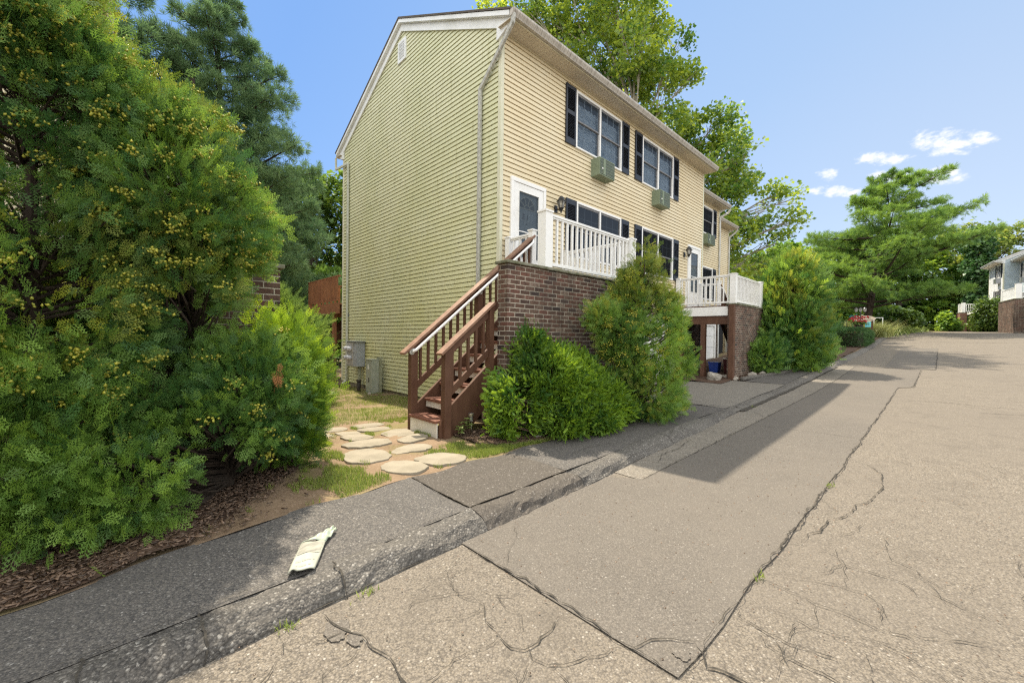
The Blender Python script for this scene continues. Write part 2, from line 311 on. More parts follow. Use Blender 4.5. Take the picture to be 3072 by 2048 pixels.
def glass_mat(name, tint=(.70, .74, .76), screen=.25, scol=(.10, .13, .17), refl=.8):
    m, t = newmat(name); b = NB(t)
    tr = b.n('ShaderNodeBsdfTransparent'); tr.inputs[0].default_value = (*tint, 1)
    gl = b.n('ShaderNodeBsdfGlossy'); gl.inputs['Roughness'].default_value = .03; gl.inputs[0].default_value = (.9, .93, .96, 1)
    df = b.n('ShaderNodeBsdfDiffuse'); df.inputs[0].default_value = (*scol, 1)
    fr = b.n('ShaderNodeFresnel'); fr.inputs[0].default_value = 1.5
    nz = b.bump(b.noise(b.coord(), 3.5, 2), .035, .02); t.links.new(nz, gl.inputs['Normal'])
    a = b.n('ShaderNodeMixShader'); a.inputs[0].default_value = screen; t.links.new(tr.outputs[0], a.inputs[1]); t.links.new(df.outputs[0], a.inputs[2])
    c = b.n('ShaderNodeMixShader'); t.links.new(b.math('MULTIPLY', fr.outputs[0], refl), c.inputs[0]); t.links.new(a.outputs[0], c.inputs[1]); t.links.new(gl.outputs[0], c.inputs[2])
    o = b.n('ShaderNodeOutputMaterial'); t.links.new(c.outputs[0], o.inputs[0]); return m
MT['glass'] = glass_mat('screened_glass', refl=.4)
MT['glass_dark'] = glass_mat('dark_glass', (.35, .38, .40), .35, (.030, .033, .036), .06)
MT['glass_door'] = glass_mat('storm_glass', (.62, .66, .68), .22, (.16, .19, .21))
MT['lamp_glass'] = glass_mat('lantern_glass', (.8, .8, .78), .45, (.55, .53, .48))
def curtain_mat():
    m, t = newmat('lace_curtain'); b = NB(t); v = b.coord()
    w = b.n('ShaderNodeTexWave', wave_type='RINGS', rings_direction='SPHERICAL'); b.set(w.inputs['Vector'], b.coord('Object', (1.6, 1, 1.6))); w.inputs['Scale'].default_value = 3.5; w.inputs['Distortion'].default_value = 9; w.inputs['Detail'].default_value = 1.5; w.inputs['Detail Scale'].default_value = 1.6
    col = b.mix(b.rng(w.outputs[1], .2, .8), (.20, .27, .36), (.58, .66, .75)); b.out(col, .9); return m
MT['curtain'] = curtain_mat()

# ------------------------------------------------------------------ mesh helpers
class MB:
    def __init__(s, org=(0, 0, 0), tf=None): s.o = org; s.tf = tf; s.v = []; s.f = []
    def add(s, pts, faces):
        b = len(s.v)
        for p in pts:
            if s.tf: p = s.tf(*p)
            s.v.append((p[0] - s.o[0], p[1] - s.o[1], p[2] - s.o[2]))
        for f in faces: s.f.append(tuple(i + b for i in f))
        return s
    def quad(s, a, b, c, d): return s.add((a, b, c, d), ((0, 1, 2, 3),))
    def box(s, x0, x1, y0, y1, z0, z1):
        return s.add([(x, y, z) for z in (z0, z1) for x, y in ((x0, y0), (x1, y0), (x1, y1), (x0, y1))],
                     ((3, 2, 1, 0), (4, 5, 6, 7), (0, 1, 5, 4), (1, 2, 6, 5), (2, 3, 7, 6), (3, 0, 4, 7)))
    def bar(s, p, q, w, h, up=(0, 0, 1)):          # box of section w (sideways) x h (along up) from p to q
        p = Vector(p); q = Vector(q); d = (q - p).normalized(); r = d.cross(Vector(up)); r.normalize(); u = r.cross(d)
        r *= w / 2; u *= h / 2
        return s.add([tuple(c + a * r + b_ * u) for c in (p, q) for a, b_ in ((-1, -1), (1, -1), (1, 1), (-1, 1))],
                     ((3, 2, 1, 0), (4, 5, 6, 7), (0, 1, 5, 4), (1, 2, 6, 5), (2, 3, 7, 6), (3, 0, 4, 7)))
    def prism(s, poly, axis, a, b):                # polygon in the two other axes, extruded a..b along axis
        n = len(poly)
        def P(u, v, w): return (w, u, v) if axis == 'x' else (u, w, v) if axis == 'y' else (u, v, w)
        return s.add([P(u, v, a) for u, v in poly] + [P(u, v, b) for u, v in poly],
                     [tuple(range(n - 1, -1, -1)), tuple(range(n, 2 * n))] + [(i, (i + 1) % n, (i + 1) % n + n, i + n) for i in range(n)])
    def tube(s, pts, rad, sides=8, cap=True):
        pts = [Vector(p) for p in pts]; n = len(pts); rr = rad if hasattr(rad, '__len__') else [rad] * n
        V = []; F = []; ref = None
        for i, p in enumerate(pts):
            d = (pts[min(i + 1, n - 1)] - pts[max(i - 1, 0)]).normalized()
            if ref is None or abs(ref.dot(d)) > .98: ref = Vector((0, 0, 1)) if abs(d.z) < .9 else Vector((1, 0, 0))
            a = d.cross(ref).normalized(); c = a.cross(d); ref = c
            for k in range(sides):
                t = 2 * math.pi * k / sides; V.append(tuple(p + (a * math.cos(t) + c * math.sin(t)) * rr[i]))
        for i in range(n - 1):
            for k in range(sides): F.append((i * sides + k, i * sides + (k + 1) % sides, (i + 1) * sides + (k + 1) % sides, (i + 1) * sides + k))
        if cap: F.append(tuple(range(sides - 1, -1, -1))); F.append(tuple((n - 1) * sides + k for k in range(sides)))
        return s.add(V, F)
    def lathe(s, prof, c, sides=20):               # (r, z) profile about a vertical axis at c
        return s.tube_prof(prof, c, sides)
    def tube_prof(s, prof, c, sides):
        V = []; F = []
        for r, z in prof:
            for k in range(sides):
                t = 2 * math.pi * k / sides; V.append((c[0] + r * math.cos(t), c[1] + r * math.sin(t), c[2] + z))
        m = len(prof)
        for i in range(m - 1):
            for k in range(sides): F.append((i * sides + k, i * sides + (k + 1) % sides, (i + 1) * sides + (k + 1) % sides, (i + 1) * sides + k))
        F.append(tuple(range(sides - 1, -1, -1))); F.append(tuple((m - 1) * sides + k for k in range(sides)))
        return s.add(V, F)
    def build(s, name, mat, parent=None, smooth=False, bevel=0.):
        me = bpy.data.meshes.new(name); me.from_pydata(s.v, [], s.f); me.update()
        o = bpy.data.objects.new(name, me); COL.objects.link(o)
        if mat: me.materials.append(MT[mat] if isinstance(mat, str) else mat)
        if parent is not None: o.parent = parent
        if smooth: me.shade_smooth() if hasattr(me, 'shade_smooth') else None
        if s.tf:                                      # mirrored frames: make normals consistent
            import bmesh
            bm = bmesh.new(); bm.from_mesh(me); bmesh.ops.recalc_face_normals(bm, faces=bm.faces); bm.to_mesh(me); bm.free()
        if bevel:
            md = o.modifiers.new('bevel', 'BEVEL'); md.width = bevel; md.segments = 2; md.limit_method = 'ANGLE'; md.angle_limit = R(40)
        return o
def tag(o, label, cat, group=None, kind=None):
    if label: o['label'] = label
    if cat: o['category'] = cat
    if group: o['group'] = group
    if kind: o['kind'] = kind
    return o
class Thing:
    def __init__(s, name, label, cat, loc, group=None, tf=None):
        s.loc = tuple(tf(*loc)) if tf else tuple(loc); s.tf = tf
        s.root = bpy.data.objects.new(name, None); s.root.empty_display_size = .2; COL.objects.link(s.root); s.root.location = s.loc
        tag(s.root, label, cat, group)
    def mb(s): return MB(s.loc, s.tf)
    def part(s, name, mb, mat, parent=None, **k): return mb.build(name, mat, parent or s.root, **k)

# bulk meshes made of many copies of a small template, as ONE object
def bulk(name, T, F, P, Mx, tint, mat, parent=None, org=(0, 0, 0)):
    n = len(P); k = len(T); fl = F.shape[1]
    V = np.einsum('nij,kj->nki', Mx, T) + (np.asarray(P) - np.asarray(org))[:, None, :]
    idx = (F[None] + (np.arange(n) * k)[:, None, None]).reshape(-1)
    me = bpy.data.meshes.new(name)
    me.vertices.add(n * k); me.vertices.foreach_set('co', V.astype(np.float32).ravel())
    me.loops.add(len(idx)); me.loops.foreach_set('vertex_index', idx.astype(np.int32))
    npoly = len(idx) // fl; me.polygons.add(npoly); me.polygons.foreach_set('loop_start', (np.arange(npoly) * fl).astype(np.int32))
    me.update(calc_edges=True)
    a = me.attributes.new('tint', 'FLOAT', 'POINT'); a.data.foreach_set('value', np.repeat(np.clip(tint, 0, 1), k).astype(np.float32))
    me.materials.append(MT[mat]); o = bpy.data.objects.new(name, me); COL.objects.link(o)
    if parent is not None: o.parent = parent
    return o
def frames(D, N, scale):
    """rotation matrices whose x axis is D, z axis near N, times scale"""
    D = D / np.linalg.norm(D, axis=1, keepdims=True)
    Y = np.cross(N, D); ln = np.linalg.norm(Y, axis=1, keepdims=True); Y = Y / np.maximum(ln, 1e-6); Z = np.cross(D, Y)
    Mx = np.stack([D, Y, Z], axis=2); return Mx * np.asarray(scale)[:, None, None]
def rand_unit(n):
    v = rng.normal(size=(n, 3)); return v / np.linalg.norm(v, axis=1, keepdims=True)
def kite(p, q, w, z=0.):
    p = np.array(p, float); q = np.array(q, float); d = q - p; nrm = np.array([-d[1], d[0], 0]); nrm /= max(np.linalg.norm(nrm), 1e-9); m = p + d * .45
    return [p, m + nrm * w + [0, 0, z], q, m - nrm * w + [0, 0, z]]
def quads_from(kites):
    T = np.array([v for k in kites for v in k]); F = np.arange(len(T)).reshape(-1, 4); return T, F
def frond(n=9, ter=True, w=.026):
    K = [kite((0, 0, 0), (1, 0, 0), .018)]
    for i in range(n):
        t = .12 + .82 * i / n; s = 1 if i % 2 else -1; L = .46 * (1 - .66 * t) + .05; a = R(40)
        p = np.array([t, 0, 0]); q = p + L * np.array([math.cos(a), s * math.sin(a), -.12])
        K.append(kite(p, q, w, .01))
        if ter:
            for u in (.38, .7):
                pp = p + (q - p) * u
                for s2 in (1, -1):
                    aa = s * a + s2 * R(38); K.append(kite(pp, pp + L * .34 * np.array([math.cos(aa), math.sin(aa), -.05]), w * .8))
    return quads_from(K)
def sprig(n=12):
    K = [kite((0, 0, 0), (1, 0, 0), .02)]
    for i in range(n):
        t = .05 + .9 * i / n
        for s in (1, -1):
            K.append(kite((t, 0, 0), (t + .20, s * .21 * (1 - .45 * t), .07 + .06 * (i % 2)), .036))
    return quads_from(K)
def tuft(n=14, seed=0, L=1., w=.03):
    r = np.random.default_rng(seed); K = []
    for i in range(n):
        v = r.normal(size=3); v[0] = abs(v[0]) + .5; v /= np.linalg.norm(v); p = np.zeros(3); q = v * L * r.uniform(.7, 1)
        a = np.cross(v, r.normal(size=3)); a /= np.linalg.norm(a); m = q * .5
        K.append([p, m + a * w, q, m - a * w])
    return quads_from(K)
def leafcluster(n=6, seed=0, spread=.9, size=1., flat=.5):
    r = np.random.default_rng(seed); K = []
    for i in range(n):
        c = r.normal(size=3) * spread * .5; nz = r.normal(size=3) * flat + [0, 0, .8]; nz /= np.linalg.norm(nz)
        d = np.cross(nz, r.normal(size=3)); d /= np.linalg.norm(d); e = np.cross(nz, d); s = size * r.uniform(.7, 1.15)
        tip = c + d * s * .6 - nz * s * .15; base = c - d * s * .45
        K.append([base, c + e * s * .46 + nz * .06, tip, c - e * s * .46 + nz * .06])
    return quads_from(K)
def leafset(nl, seed=0, size=1.):
    """one broad lobed leaf made of a few kites"""
    K = []
    for a, L in ((0, 1.), (48, .82), (-48, .82), (95, .5), (-95, .5)):
        q = np.array([math.cos(R(a)) * L, math.sin(R(a)) * L, -.12 * L]); K.append(kite((0, 0, 0), q, .24 * L, .03))
    return quads_from(K)
T_FROND = frond(8)[0]; T_FROND_S = frond(6, False, .07)[0]; T_SPRIG = sprig()[0]; T_SPRIG_S = sprig(5)[0]
def lobes_points(lobes, dens, shell=.62, zmin=None):
    """points + outward directions in a union of ellipsoid shells; dens per square metre of surface"""
    P = []; D = []
    for (cx, cy, cz, rx, ry, rz) in lobes:
        area = 4 * math.pi * (((rx * ry) ** 1.6 + (rx * rz) ** 1.6 + (ry * rz) ** 1.6) / 3) ** (1 / 1.6)
        n = int(area * dens) + 1; u = rand_unit(n); rad = rng.uniform(shell, 1.0, n) ** .7 * (1 + .10 * rng.normal(size=n))
        p = u * rad[:, None] * [rx, ry, rz] + [cx, cy, cz]; d = u / [rx, ry, rz]; d /= np.linalg.norm(d, axis=1, keepdims=True)
        P.append(p); D.append(d)
    P = np.concatenate(P); D = np.concatenate(D)
    if len(lobes) > 1:                               # drop points deep inside another lobe
        keep = np.ones(len(P), bool)
        for (cx, cy, cz, rx, ry, rz) in lobes:
            keep &= (((P - [cx, cy, cz]) / [rx, ry, rz]) ** 2).sum(1) > .30
        P, D = P[keep], D[keep]
    if zmin is not None: k = P[:, 2] > zmin; P, D = P[k], D[k]
    return P, D
def nearest_lobe(lobes, c):
    L = np.array([l[:3] for l in lobes]); return L[((L - c) ** 2).sum(1).argmin()]

# ------------------------------------------------------------------ ground heights
PX = [-60, 0, 4, 8, 12, 15, 20, 27, 35, 42, 55, 70, 100, 200]; PZ = [-1.8, -1.5, -1.5, -1.42, -1.32, -1.2, -.9, -.42, .15, .62, 1.0, 1.25, 1.7, 3]
def zr(x): return np.interp(x, PX, PZ)
TX = [-8, .25, 2, 4.1, 8.7, 12, 17, 24, 28.5, 33.5, 36.0]; TY = [1.95, 2.30, 2.40, 2.52, 2.72, 2.74, 2.72, 2.55, 2.46, 2.50, 2.46]
def toe(x): return np.interp(x, TX, TY)
def koff(x): return np.interp(x, [6.6, 8.6, 13.0, 14.5], [.1, .035, .035, .1])
def hz(x, y):
    x = np.asarray(x, float); y = np.asarray(y, float)
    a = zr(x) + koff(x)
    dip = np.interp(y, [2.5, 5, 9.8, 14, 45], [-1.4, -1.37, -1.62, -1.68, -2.1])
    near = np.clip((7.2 - x) / 1.6, 0, 1)
    back = np.clip((y - 7) / 8, 0, 1) * np.clip((x - 5) / 4, 0, 1)
    z = a * (1 - near) + dip * near
    return z * (1 - back) + np.minimum(z, dip) * back
def grid(name, xs, ylo, yhi, ny, zf, mat, label=None, kind='structure', jitter=0., thick=None):
    xs = np.asarray(xs, float); V = []; n = len(xs)
    for x in xs:
        a, c = ylo(x), yhi(x)
        for j in range(ny + 1):
            y = a + (c - a) * j / ny; V.append((x, y, float(zf(x, y)) + (random.gauss(0, jitter) if jitter else 0)))
    F = [(i * (ny + 1) + j, (i + 1) * (ny + 1) + j, (i + 1) * (ny + 1) + j + 1, i * (ny + 1) + j + 1) for i in range(n - 1) for j in range(ny)]
    m = MB(); m.v = V; m.f = F; o = m.build(name, mat, smooth=True); o['kind'] = kind
    if label: o['label'] = label
    return o

# ------------------------------------------------------------------ ground, road, kerb, pavement
def ground_z(x, y):
    t = toe(min(x, 36.))
    if x > 36: t = np.interp(x, [36, 40, 52, 60, 200], [2.46, 2.2, 1.0, -1, -1])
    if y < t - .15: return float(zr(x)) - .25
    if y < t + .25:
        f = (y - t + .15) / .4; return float(zr(x)) - .25 + f * (float(hz(x, t + .25)) - float(zr(x)) + .25 - .02)
    return float(hz(x, y)) - .02
gx = np.unique(np.round(np.concatenate([np.linspace(-90, -10, 14), np.arange(-10, 44, .4), np.linspace(44, 220, 40)]), 3))
gy = np.unique(np.round(np.concatenate([np.linspace(-120, 1, 20), np.arange(1.0, 4.0, .16), np.arange(4, 18, .5), np.linspace(18, 220, 30)]), 3))
gm = MB(); gm.v = [(float(x), float(y), ground_z(x, y)) for x in gx for y in gy]
ny_ = len(gy); gm.f = [(i * ny_ + j, (i + 1) * ny_ + j, (i + 1) * ny_ + j + 1, i * ny_ + j + 1) for i in range(len(gx) - 1) for j in range(ny_ - 1)]
gnd = gm.build('ground', 'soil', smooth=True); gnd['kind'] = 'structure'
_un = lambda x, y, a=.004: a * (math.sin(x * 2.1 + y * 1.3) + math.sin(x * .7 - y * 3.1 + 1)) * .5
road_hi = lambda x: float(toe(x)) + .03 if x < 36 else float(np.interp(x, [36, 40, 52, 60, 75, 200], [2.49, 2.2, 1.0, -.6, -1.0, -1]))
rx = np.unique(np.concatenate([np.arange(-12, 30, .5), np.arange(30, 64, 1.), np.linspace(64, 120, 12)]))
grid('road', rx, lambda x: -45, road_hi, 60, lambda x, y: zr(x) + _un(x, y), 'road')
zroad = lambda x, y, o=0.: float(zr(x)) + _un(x, y) + o
# trench patch (its own sheet of newer, darker asphalt) and the old strip between it and the kerb
grid('trench_patch', np.concatenate([np.arange(1.785, 15, .25), np.arange(15, 20, .5)]), lambda x: .775 + .012 * math.sin(x * 5) + (0 if x < 15 else -.22 if x < 15.3 else -.30), lambda x: float(toe(x)) - .02 if x < 4.0 else 2.172, 10, lambda x, y: zroad(x, y, .010), 'patch')
grid('far_patch', np.arange(19.6, 29.1, .5), lambda x: .12, lambda x: 1.4, 4, lambda x, y: zroad(x, y, .010), 'patch')
grid('gutter_strip', np.arange(4.0, 20, .4), lambda x: 2.185, lambda x: float(toe(x)) + .02, 3, lambda x, y: zroad(x, y, .006), 'strip')
# rounded asphalt kerb, swept along the road edge; low where the driveway crosses
def kerb_obj(name, x0, x1, mat, seed, w=.24):
    r = np.random.default_rng(seed); xs = np.linspace(x0, x1, max(4, int((x1 - x0) / (.06 if x1 < 9 else .15)))); V = []; prof = [(-.035, -.03), (-.02, .012), (.005, .045), (.03, .074), (.065, .094), (.11, .103), (.16, .104), (.21, .101), (w + .02, .092), (w + .05, .04)]
    for x in xs:
        h = float(koff(x)) / .1; h = max(h, .38)
        if mat == 'kerb' and 1.9 < x < 3.45: pass
        for k, (dy, dz) in enumerate(prof):
            jz = (r.normal() * .004 + .007 * math.sin(x * 17 + k) * math.sin(x * 5.3) + .010 * math.sin(x * 2.3 + k * .4) * math.sin(x * 3.9)) if 0 < k < 8 else 0; jy = r.normal() * .005 + .009 * math.sin(x * 7 + k * 1.2) * math.sin(x * 3.1) + .012 * math.sin(x * 1.7)
            lump = -.012 * max(0, math.sin(k * 2.2 + x * 1.1)) if k in (2, 3) else 0
            V.append((x, float(toe(x)) + dy + jy, float(zr(x)) + _un(x, toe(x)) + dz * h + jz + lump))
    n = len(prof); F = [(i * n + k, (i + 1) * n + k, (i + 1) * n + k + 1, i * n + k + 1) for i in range(len(xs) - 1) for k in range(n - 1)]
    F += [tuple(range(n)), tuple(range((len(xs) - 1) * n + n - 1, (len(xs) - 1) * n - 1, -1))]
    m = MB(); m.v = V; m.f = F; o = m.build(name, mat); o['kind'] = 'structure'; return o
kerb_segs = [(-6, 2.045), (2.05, 3.375), (3.38, 9.0), (9.0, 36.0)]
for i, (a, c) in enumerate(kerb_segs): kerb_obj('kerb' if i == 0 else 'kerb', a, c, 'walkpatch' if i == 1 else 'kerb', i)
kc = MB()
for x0_ in (-.47, -.12, .29, .94, 5.6):
    V = []; F = []
    for k in range(13):
        y = -.03 + .27 * k / 12; h_ = float(np.interp(y, [-.035, -.02, .005, .03, .065, .11, .21, .27], [-.03, .012, .045, .074, .094, .103, .101, .088])); x = x0_ + .05 * (y - .1) + random.gauss(0, .006); w_ = random.uniform(.002, .007)
        V += [(x - w_, float(toe(x)) + y - .003, float(zr(x)) + h_ + .012), (x + w_, float(toe(x)) + y - .003, float(zr(x)) + h_ + .012)]
        if k: F.append((2 * k - 2, 2 * k - 1, 2 * k + 1, 2 * k))
    kc.add(V, F)
kc.build('kerb_cracks', 'crack')['kind'] = 'structure'
grid('kerb_bed', np.arange(-6, 36, .3), lambda x: float(toe(x)) - .01, lambda x: float(toe(x)) + .26, 2, lambda x, y: zr(x) + .012, 'crack')
# kerb return round the end of the planted bed
kr = MB(); pts = [(36.0, 2.50), (36.5, 2.62), (36.8, 2.95), (36.9, 3.5), (36.8, 4.3), (36.5, 6.5)]
for (x0, y0), (x1, y1) in zip(pts, pts[1:]): kr.bar((x0, y0, zr(x0) + .06), (x1, y1, zr(x1) + .06), .2, .14)
kr.build('kerb_return', 'kerbstone', bevel=.03)['kind'] = 'structure'
# sidewalk behind the kerb
lawn_edge = lambda x: float(np.interp(x, [-8, -.4, .07, .64, 1.99, 3.41, 4.5, 6.0, 8.0, 8.6], [2.75, 3.16, 3.30, 3.44, 3.56, 3.60, 3.62, 3.62, 3.75, 3.8])) + .03 * math.sin(x * 7.3) * (1 if x < 4 else .3)
back = lambda x: float(toe(x)) + .225
grid('sidewalk', np.linspace(-8, 2.058, 90), back, lawn_edge, 10, lambda x, y: hz(x, y) + .004 + _un(x * 2, y * 2, .008), 'walk')
grid('sidewalk_patch', np.linspace(2.058, 3.375, 16), back, lambda x: lawn_edge(x) - .015, 10, lambda x, y: hz(x, y) + .009 + _un(x * 3, y * 2, .008), 'walkpatch')
grid('sidewalk_beyond', np.linspace(3.375, 8.72, 30), back, lawn_edge, 8, lambda x, y: hz(x, y) + .004 + _un(x * 2, y * 2, .008), 'walk')
grid('driveway', np.arange(8.7, 13.3, .25), back, lambda x: 7.2, 20, lambda x, y: hz(x, y) + .016 + _un(x, y, .012), 'drive')
grid('sidewalk_end', np.arange(13.3, 20.3, .4), back, lambda x: float(np.interp(x, [13.3, 15, 16.7, 18.2, 20.4], [3.98, 3.68, 3.34, 3.16, 2.83])), 6, lambda x, y: hz(x, y) + .010, 'walk')
# lawn soil, mulch beds
grid('lawn_soil', np.arange(-.6, 6.2, .15), lambda x: lawn_edge(x) - .02, lambda x: 22., 60, lambda x, y: hz(x, y) + .004 + .012 * math.sin(x * 6.1 + y * 2) * math.sin(y * 5.2), 'soil')
grid('hedge_bed', np.linspace(-5, 1.35, 70), lambda x: lawn_edge(x) - .01 if x < .42 else lawn_edge(x) + .16 + (x - .42) * .95 + .05 * math.sin(x * 19), lambda x: float(np.interp(x, [-5, .2, .55, .9, 1.5], [6.5, 6.2, 5.2, 4.6, 4.55])) if x < .42 else 5.0, 14, lambda x, y: hz(x, y) + (.030 if x < .5 else .018) + .015 * math.sin(x * 9 + y * 4) * math.sin(y * 8), 'mulch')
grid('step_bed', np.arange(3.32, 8.6, .1), lambda x: float(np.interp(x, [3.32, 3.6, 4.1, 8.6], [3.98, 3.72, 3.62, 3.75])), lambda x: 4.62 if x < 4.0 else 4.28, 8, lambda x, y: hz(x, y) + .022 + .014 * math.sin(x * 11 + y * 4) * math.sin(y * 9), 'mulch')
grid('porch_bed', np.arange(13.3, 36.6, .3), lambda x: float(np.interp(x, [13.3, 15, 16.7, 18.2, 20.4, 36.6], [4.0, 3.7, 3.36, 3.18, 2.86, 2.76])), lambda x: 7.0, 8, lambda x, y: hz(x, y) + .03 + .02 * math.sin(x * 3 + y * 4), 'mulch')
grid('under_porch_soil', np.arange(12.3, 17, .3), lambda x: 4.3, lambda x: 7.2, 8, lambda x, y: hz(x, y) + .05 + .02 * math.sin(x * 3 + y * 4), 'mulch')
grid('verge', np.arange(43, 72, 1.), lambda x: road_hi(x) - .1, lambda x: road_hi(x) + 9, 6, lambda x, y: zr(x) + .02 + max(0, y - road_hi(x)) * .02, 'gravel')
bk = MB(); pts = [(13.25, 4.06), (14.2, 3.87), (15.2, 3.66), (16.2, 3.46), (17.3, 3.28), (18.6, 3.12)]
for (x0, y0), (x1, y1) in zip(pts, pts[1:]): bk.bar((x0, y0, zr(x0) + .12), (x1, y1, zr(x1) + .13), .12, .10)
bk.build('bed_kerb', 'kerb', bevel=.03)['kind'] = 'structure'

# cracks: thin dark wandering strips lying on the asphalt
ck = MB()
def crack(pts, w, o=.012, wob=.022, seg=.035):
    P = []; ww_ = 0.; w2 = 0.
    for (a, b_), (c, d) in zip(pts, pts[1:]):
        L = math.hypot(c - a, d - b_) or 1; n = max(2, int(L / seg)); nx, ny = -(d - b_) / L, (c - a) / L
        for i in range(n):
            w2 = .72 * w2 + random.gauss(0, wob * .30); P.append((a + (c - a) * i / n + nx * w2, b_ + (d - b_) * i / n + ny * w2))
    P.append(pts[-1]); V = []; F = []
    for i, (x, y) in enumerate(P):
        x2, y2 = P[min(i + 1, len(P) - 1)]; x1, y1 = P[max(i - 1, 0)]; d = math.hypot(x2 - x1, y2 - y1) or 1; nx, ny = -(y2 - y1) / d, (x2 - x1) / d
        t = i / max(1, len(P) - 1); ww = w * .72 * max(.12, random.gauss(.75, .45)) * min(1, 6 * t + .2, 6 * (1 - t) + .2) / 2
        V += [(x + nx * ww, y + ny * ww, zroad(x, y, o)), (x - nx * ww, y - ny * ww, zroad(x, y, o))]
        if i: F.append((2 * i - 2, 2 * i - 1, 2 * i + 1, 2 * i))
    ck.add(V, F)
for pts, w in (([(.79, 2.26), (.79, 2.17), (.82, 2.06), (.87, 1.97), (.87, 1.85), (.89, 1.75), (.88, 1.65), (.88, 1.5), (.95, 1.3)], .014), ([(1.48, 1.88), (1.47, 1.75), (1.42, 1.63), (1.37, 1.5), (1.36, 1.41), (1.40, 1.35), (1.49, 1.33), (1.6, 1.36), (1.7, 1.4), (1.77, 1.38)], .009),
    ([(1.37, 1.5), (1.27, 1.51), (1.12, 1.54), (1.01, 1.51), (.95, 1.52)], .006), ([(1.71, 2.09), (1.59, 2.07), (1.42, 2.12), (1.24, 2.08), (1.13, 2.11)], .005), ([(1.44, 2.05), (1.42, 1.91), (1.44, 1.82), (1.47, 1.75)], .006),
    ([(.81, 2.06), (.72, 2.06), (.67, 2.08)], .006), ([(1.41, 1.34), (1.42, 1.23), (1.51, 1.16), (1.59, 1.13), (1.67, 1.07), (1.75, 1.06)], .007), ([(6.41, .76), (6.34, .58), (6.06, .44), (5.56, .39), (5.03, .45), (4.79, .51), (4.48, .53), (4.25, .62), (3.96, .64), (3.85, .68), (3.62, .69), (3.57, .78)], .014),
    ([(1.42, 1.23), (1.40, 1.1), (1.36, .95)], .006), ([(2.87, .76), (2.88, .65), (2.88, .54), (2.85, .47), (2.87, .34), (2.86, .21), (2.9, .0)], .007), ([(2.34, .61), (2.28, .53), (2.28, .43), (2.29, .35), (2.25, .2)], .007), ([(3.24, .51), (3.49, .44), (3.50, .36), (3.50, .25), (3.50, .15), (3.39, .05)], .007),
    ([(4.22, .29), (3.83, .22), (3.76, .11), (3.65, .01), (3.56, -.04)], .007), ([(3.16, .24), (3.07, .19), (2.92, .19)], .006), ([(3.50, .02), (3.43, -.09), (3.41, -.17), (3.36, -.23), (3.34, -.31)], .008), ([(2.03, .80), (1.93, .72), (1.96, .66), (1.98, .57), (1.97, .4)], .016),
    ([(2.38, .74), (2.39, .63), (2.38, .50), (2.41, .41), (2.44, .3)], .008), ([(2.92, .12), (2.93, .04), (3.02, -.08), (3.09, -.17)], .006), ([(4.01, .5), (4.21, .44), (4.40, .43)], .005), ([(3.58, .59), (3.71, .51), (3.52, .45)], .005), ([(2.6, .74), (2.62, .6), (2.61, .45), (2.66, .3), (2.65, .15)], .005), ([(2.2, .5), (2.35, .47), (2.5, .5), (2.66, .42), (2.85, .47)], .004),
    ([(12.5, .7), (12.77, -.08), (12.64, -1.1)], .02), ([(11.78, -.5), (12.0, -1.1), (12.1, -2)], .02), ([(36, 2.2), (36, -2), (35.5, -6)], .12), ([(32, 2.2), (33, 0), (33, -3)], .08)): crack(pts, w)
for pts, w in (([(1.78, 2.30), (1.785, 1.68), (1.78, 1.18), (1.785, .78)], .013), ([(1.79, .775), (3.2, .78), (5.5, .77), (7.7, .78), (10.1, .78), (14.9, .77)], .015), ([(7.64, 2.1), (7.72, 1.71), (7.79, 1.23), (7.78, .79)], .009), ([(1.82, 1.93), (1.93, 2.04), (2.10, 2.13), (2.24, 2.3)], .004), ([(1.79, .99), (1.9, .96), (1.97, .89), (2.05, .81)], .009),
    ([(4.0, 2.18), (9, 2.18), (15, 2.17), (19, 2.16)], .012), ([(8.4, 2.18), (8.7, 2.35), (8.9, 2.55)], .015), ([(4.6, 2.3), (5.0, 2.42), (5.4, 2.4), (6, 2.5)], .012), ([(15, .75), (15, .5), (19.6, .45)], .02), ([(19.6, .46), (19.6, .12), (27, .12)], .025)): crack(pts, w, .020)
rc = random.Random(3)
for x0_, x1_, y0_, y1_, n_ in ((2.0, 4.6, -.5, .72, 26), (.2, 1.7, 1.25, 2.2, 12), (4.5, 9, -2, .6, 12)):
    for _ in range(n_):
        x, y = rc.uniform(x0_, x1_), rc.uniform(y0_, y1_); a = rc.choice((-1.5, -1.35, -1.7, .2, .1)) + rc.gauss(0, .2); L = rc.uniform(.12, .5) * (1 + .12 * x); pts = [(x, y)]
        for k in range(5):
            a += rc.gauss(0, .35); x += math.cos(a) * L / 5; y += math.sin(a) * L / 5; pts.append((x, min(y, .755) if x > 1.78 else y))
        crack(pts, rc.uniform(.003, .006))
ck.build('road_cracks', 'crack')['kind'] = 'structure'
ck = MB()
zk = lambda x, y: float(hz(x, y))
def wcrack(pts, w, o):
    global zroad
    old = zroad; zroad = lambda x, y, oo=0.: float(hz(x, y)) + o + .006
    crack(pts, w, 0, .012); zroad = old
wcrack([(2.06, 3.54), (2.05, 3.1), (2.06, 2.62)], .013, .010); wcrack([(3.375, 3.56), (3.38, 3.0), (3.37, 2.68)], .008, .010)
wcrack([(-2, 2.34), (-.5, 2.49), (.3, 2.555), (1.0, 2.595), (2.0, 2.645)], .006, .012); wcrack([(8.86, 2.95), (8.82, 3.2), (8.6, 3.6), (8.7, 4.2)], .03, .018); wcrack([(3.5, 3.1), (3.8, 3.0), (4.3, 3.08), (4.8, 2.95)], .007, .011)
ck.build('sidewalk_cracks', 'crack')['kind'] = 'structure'
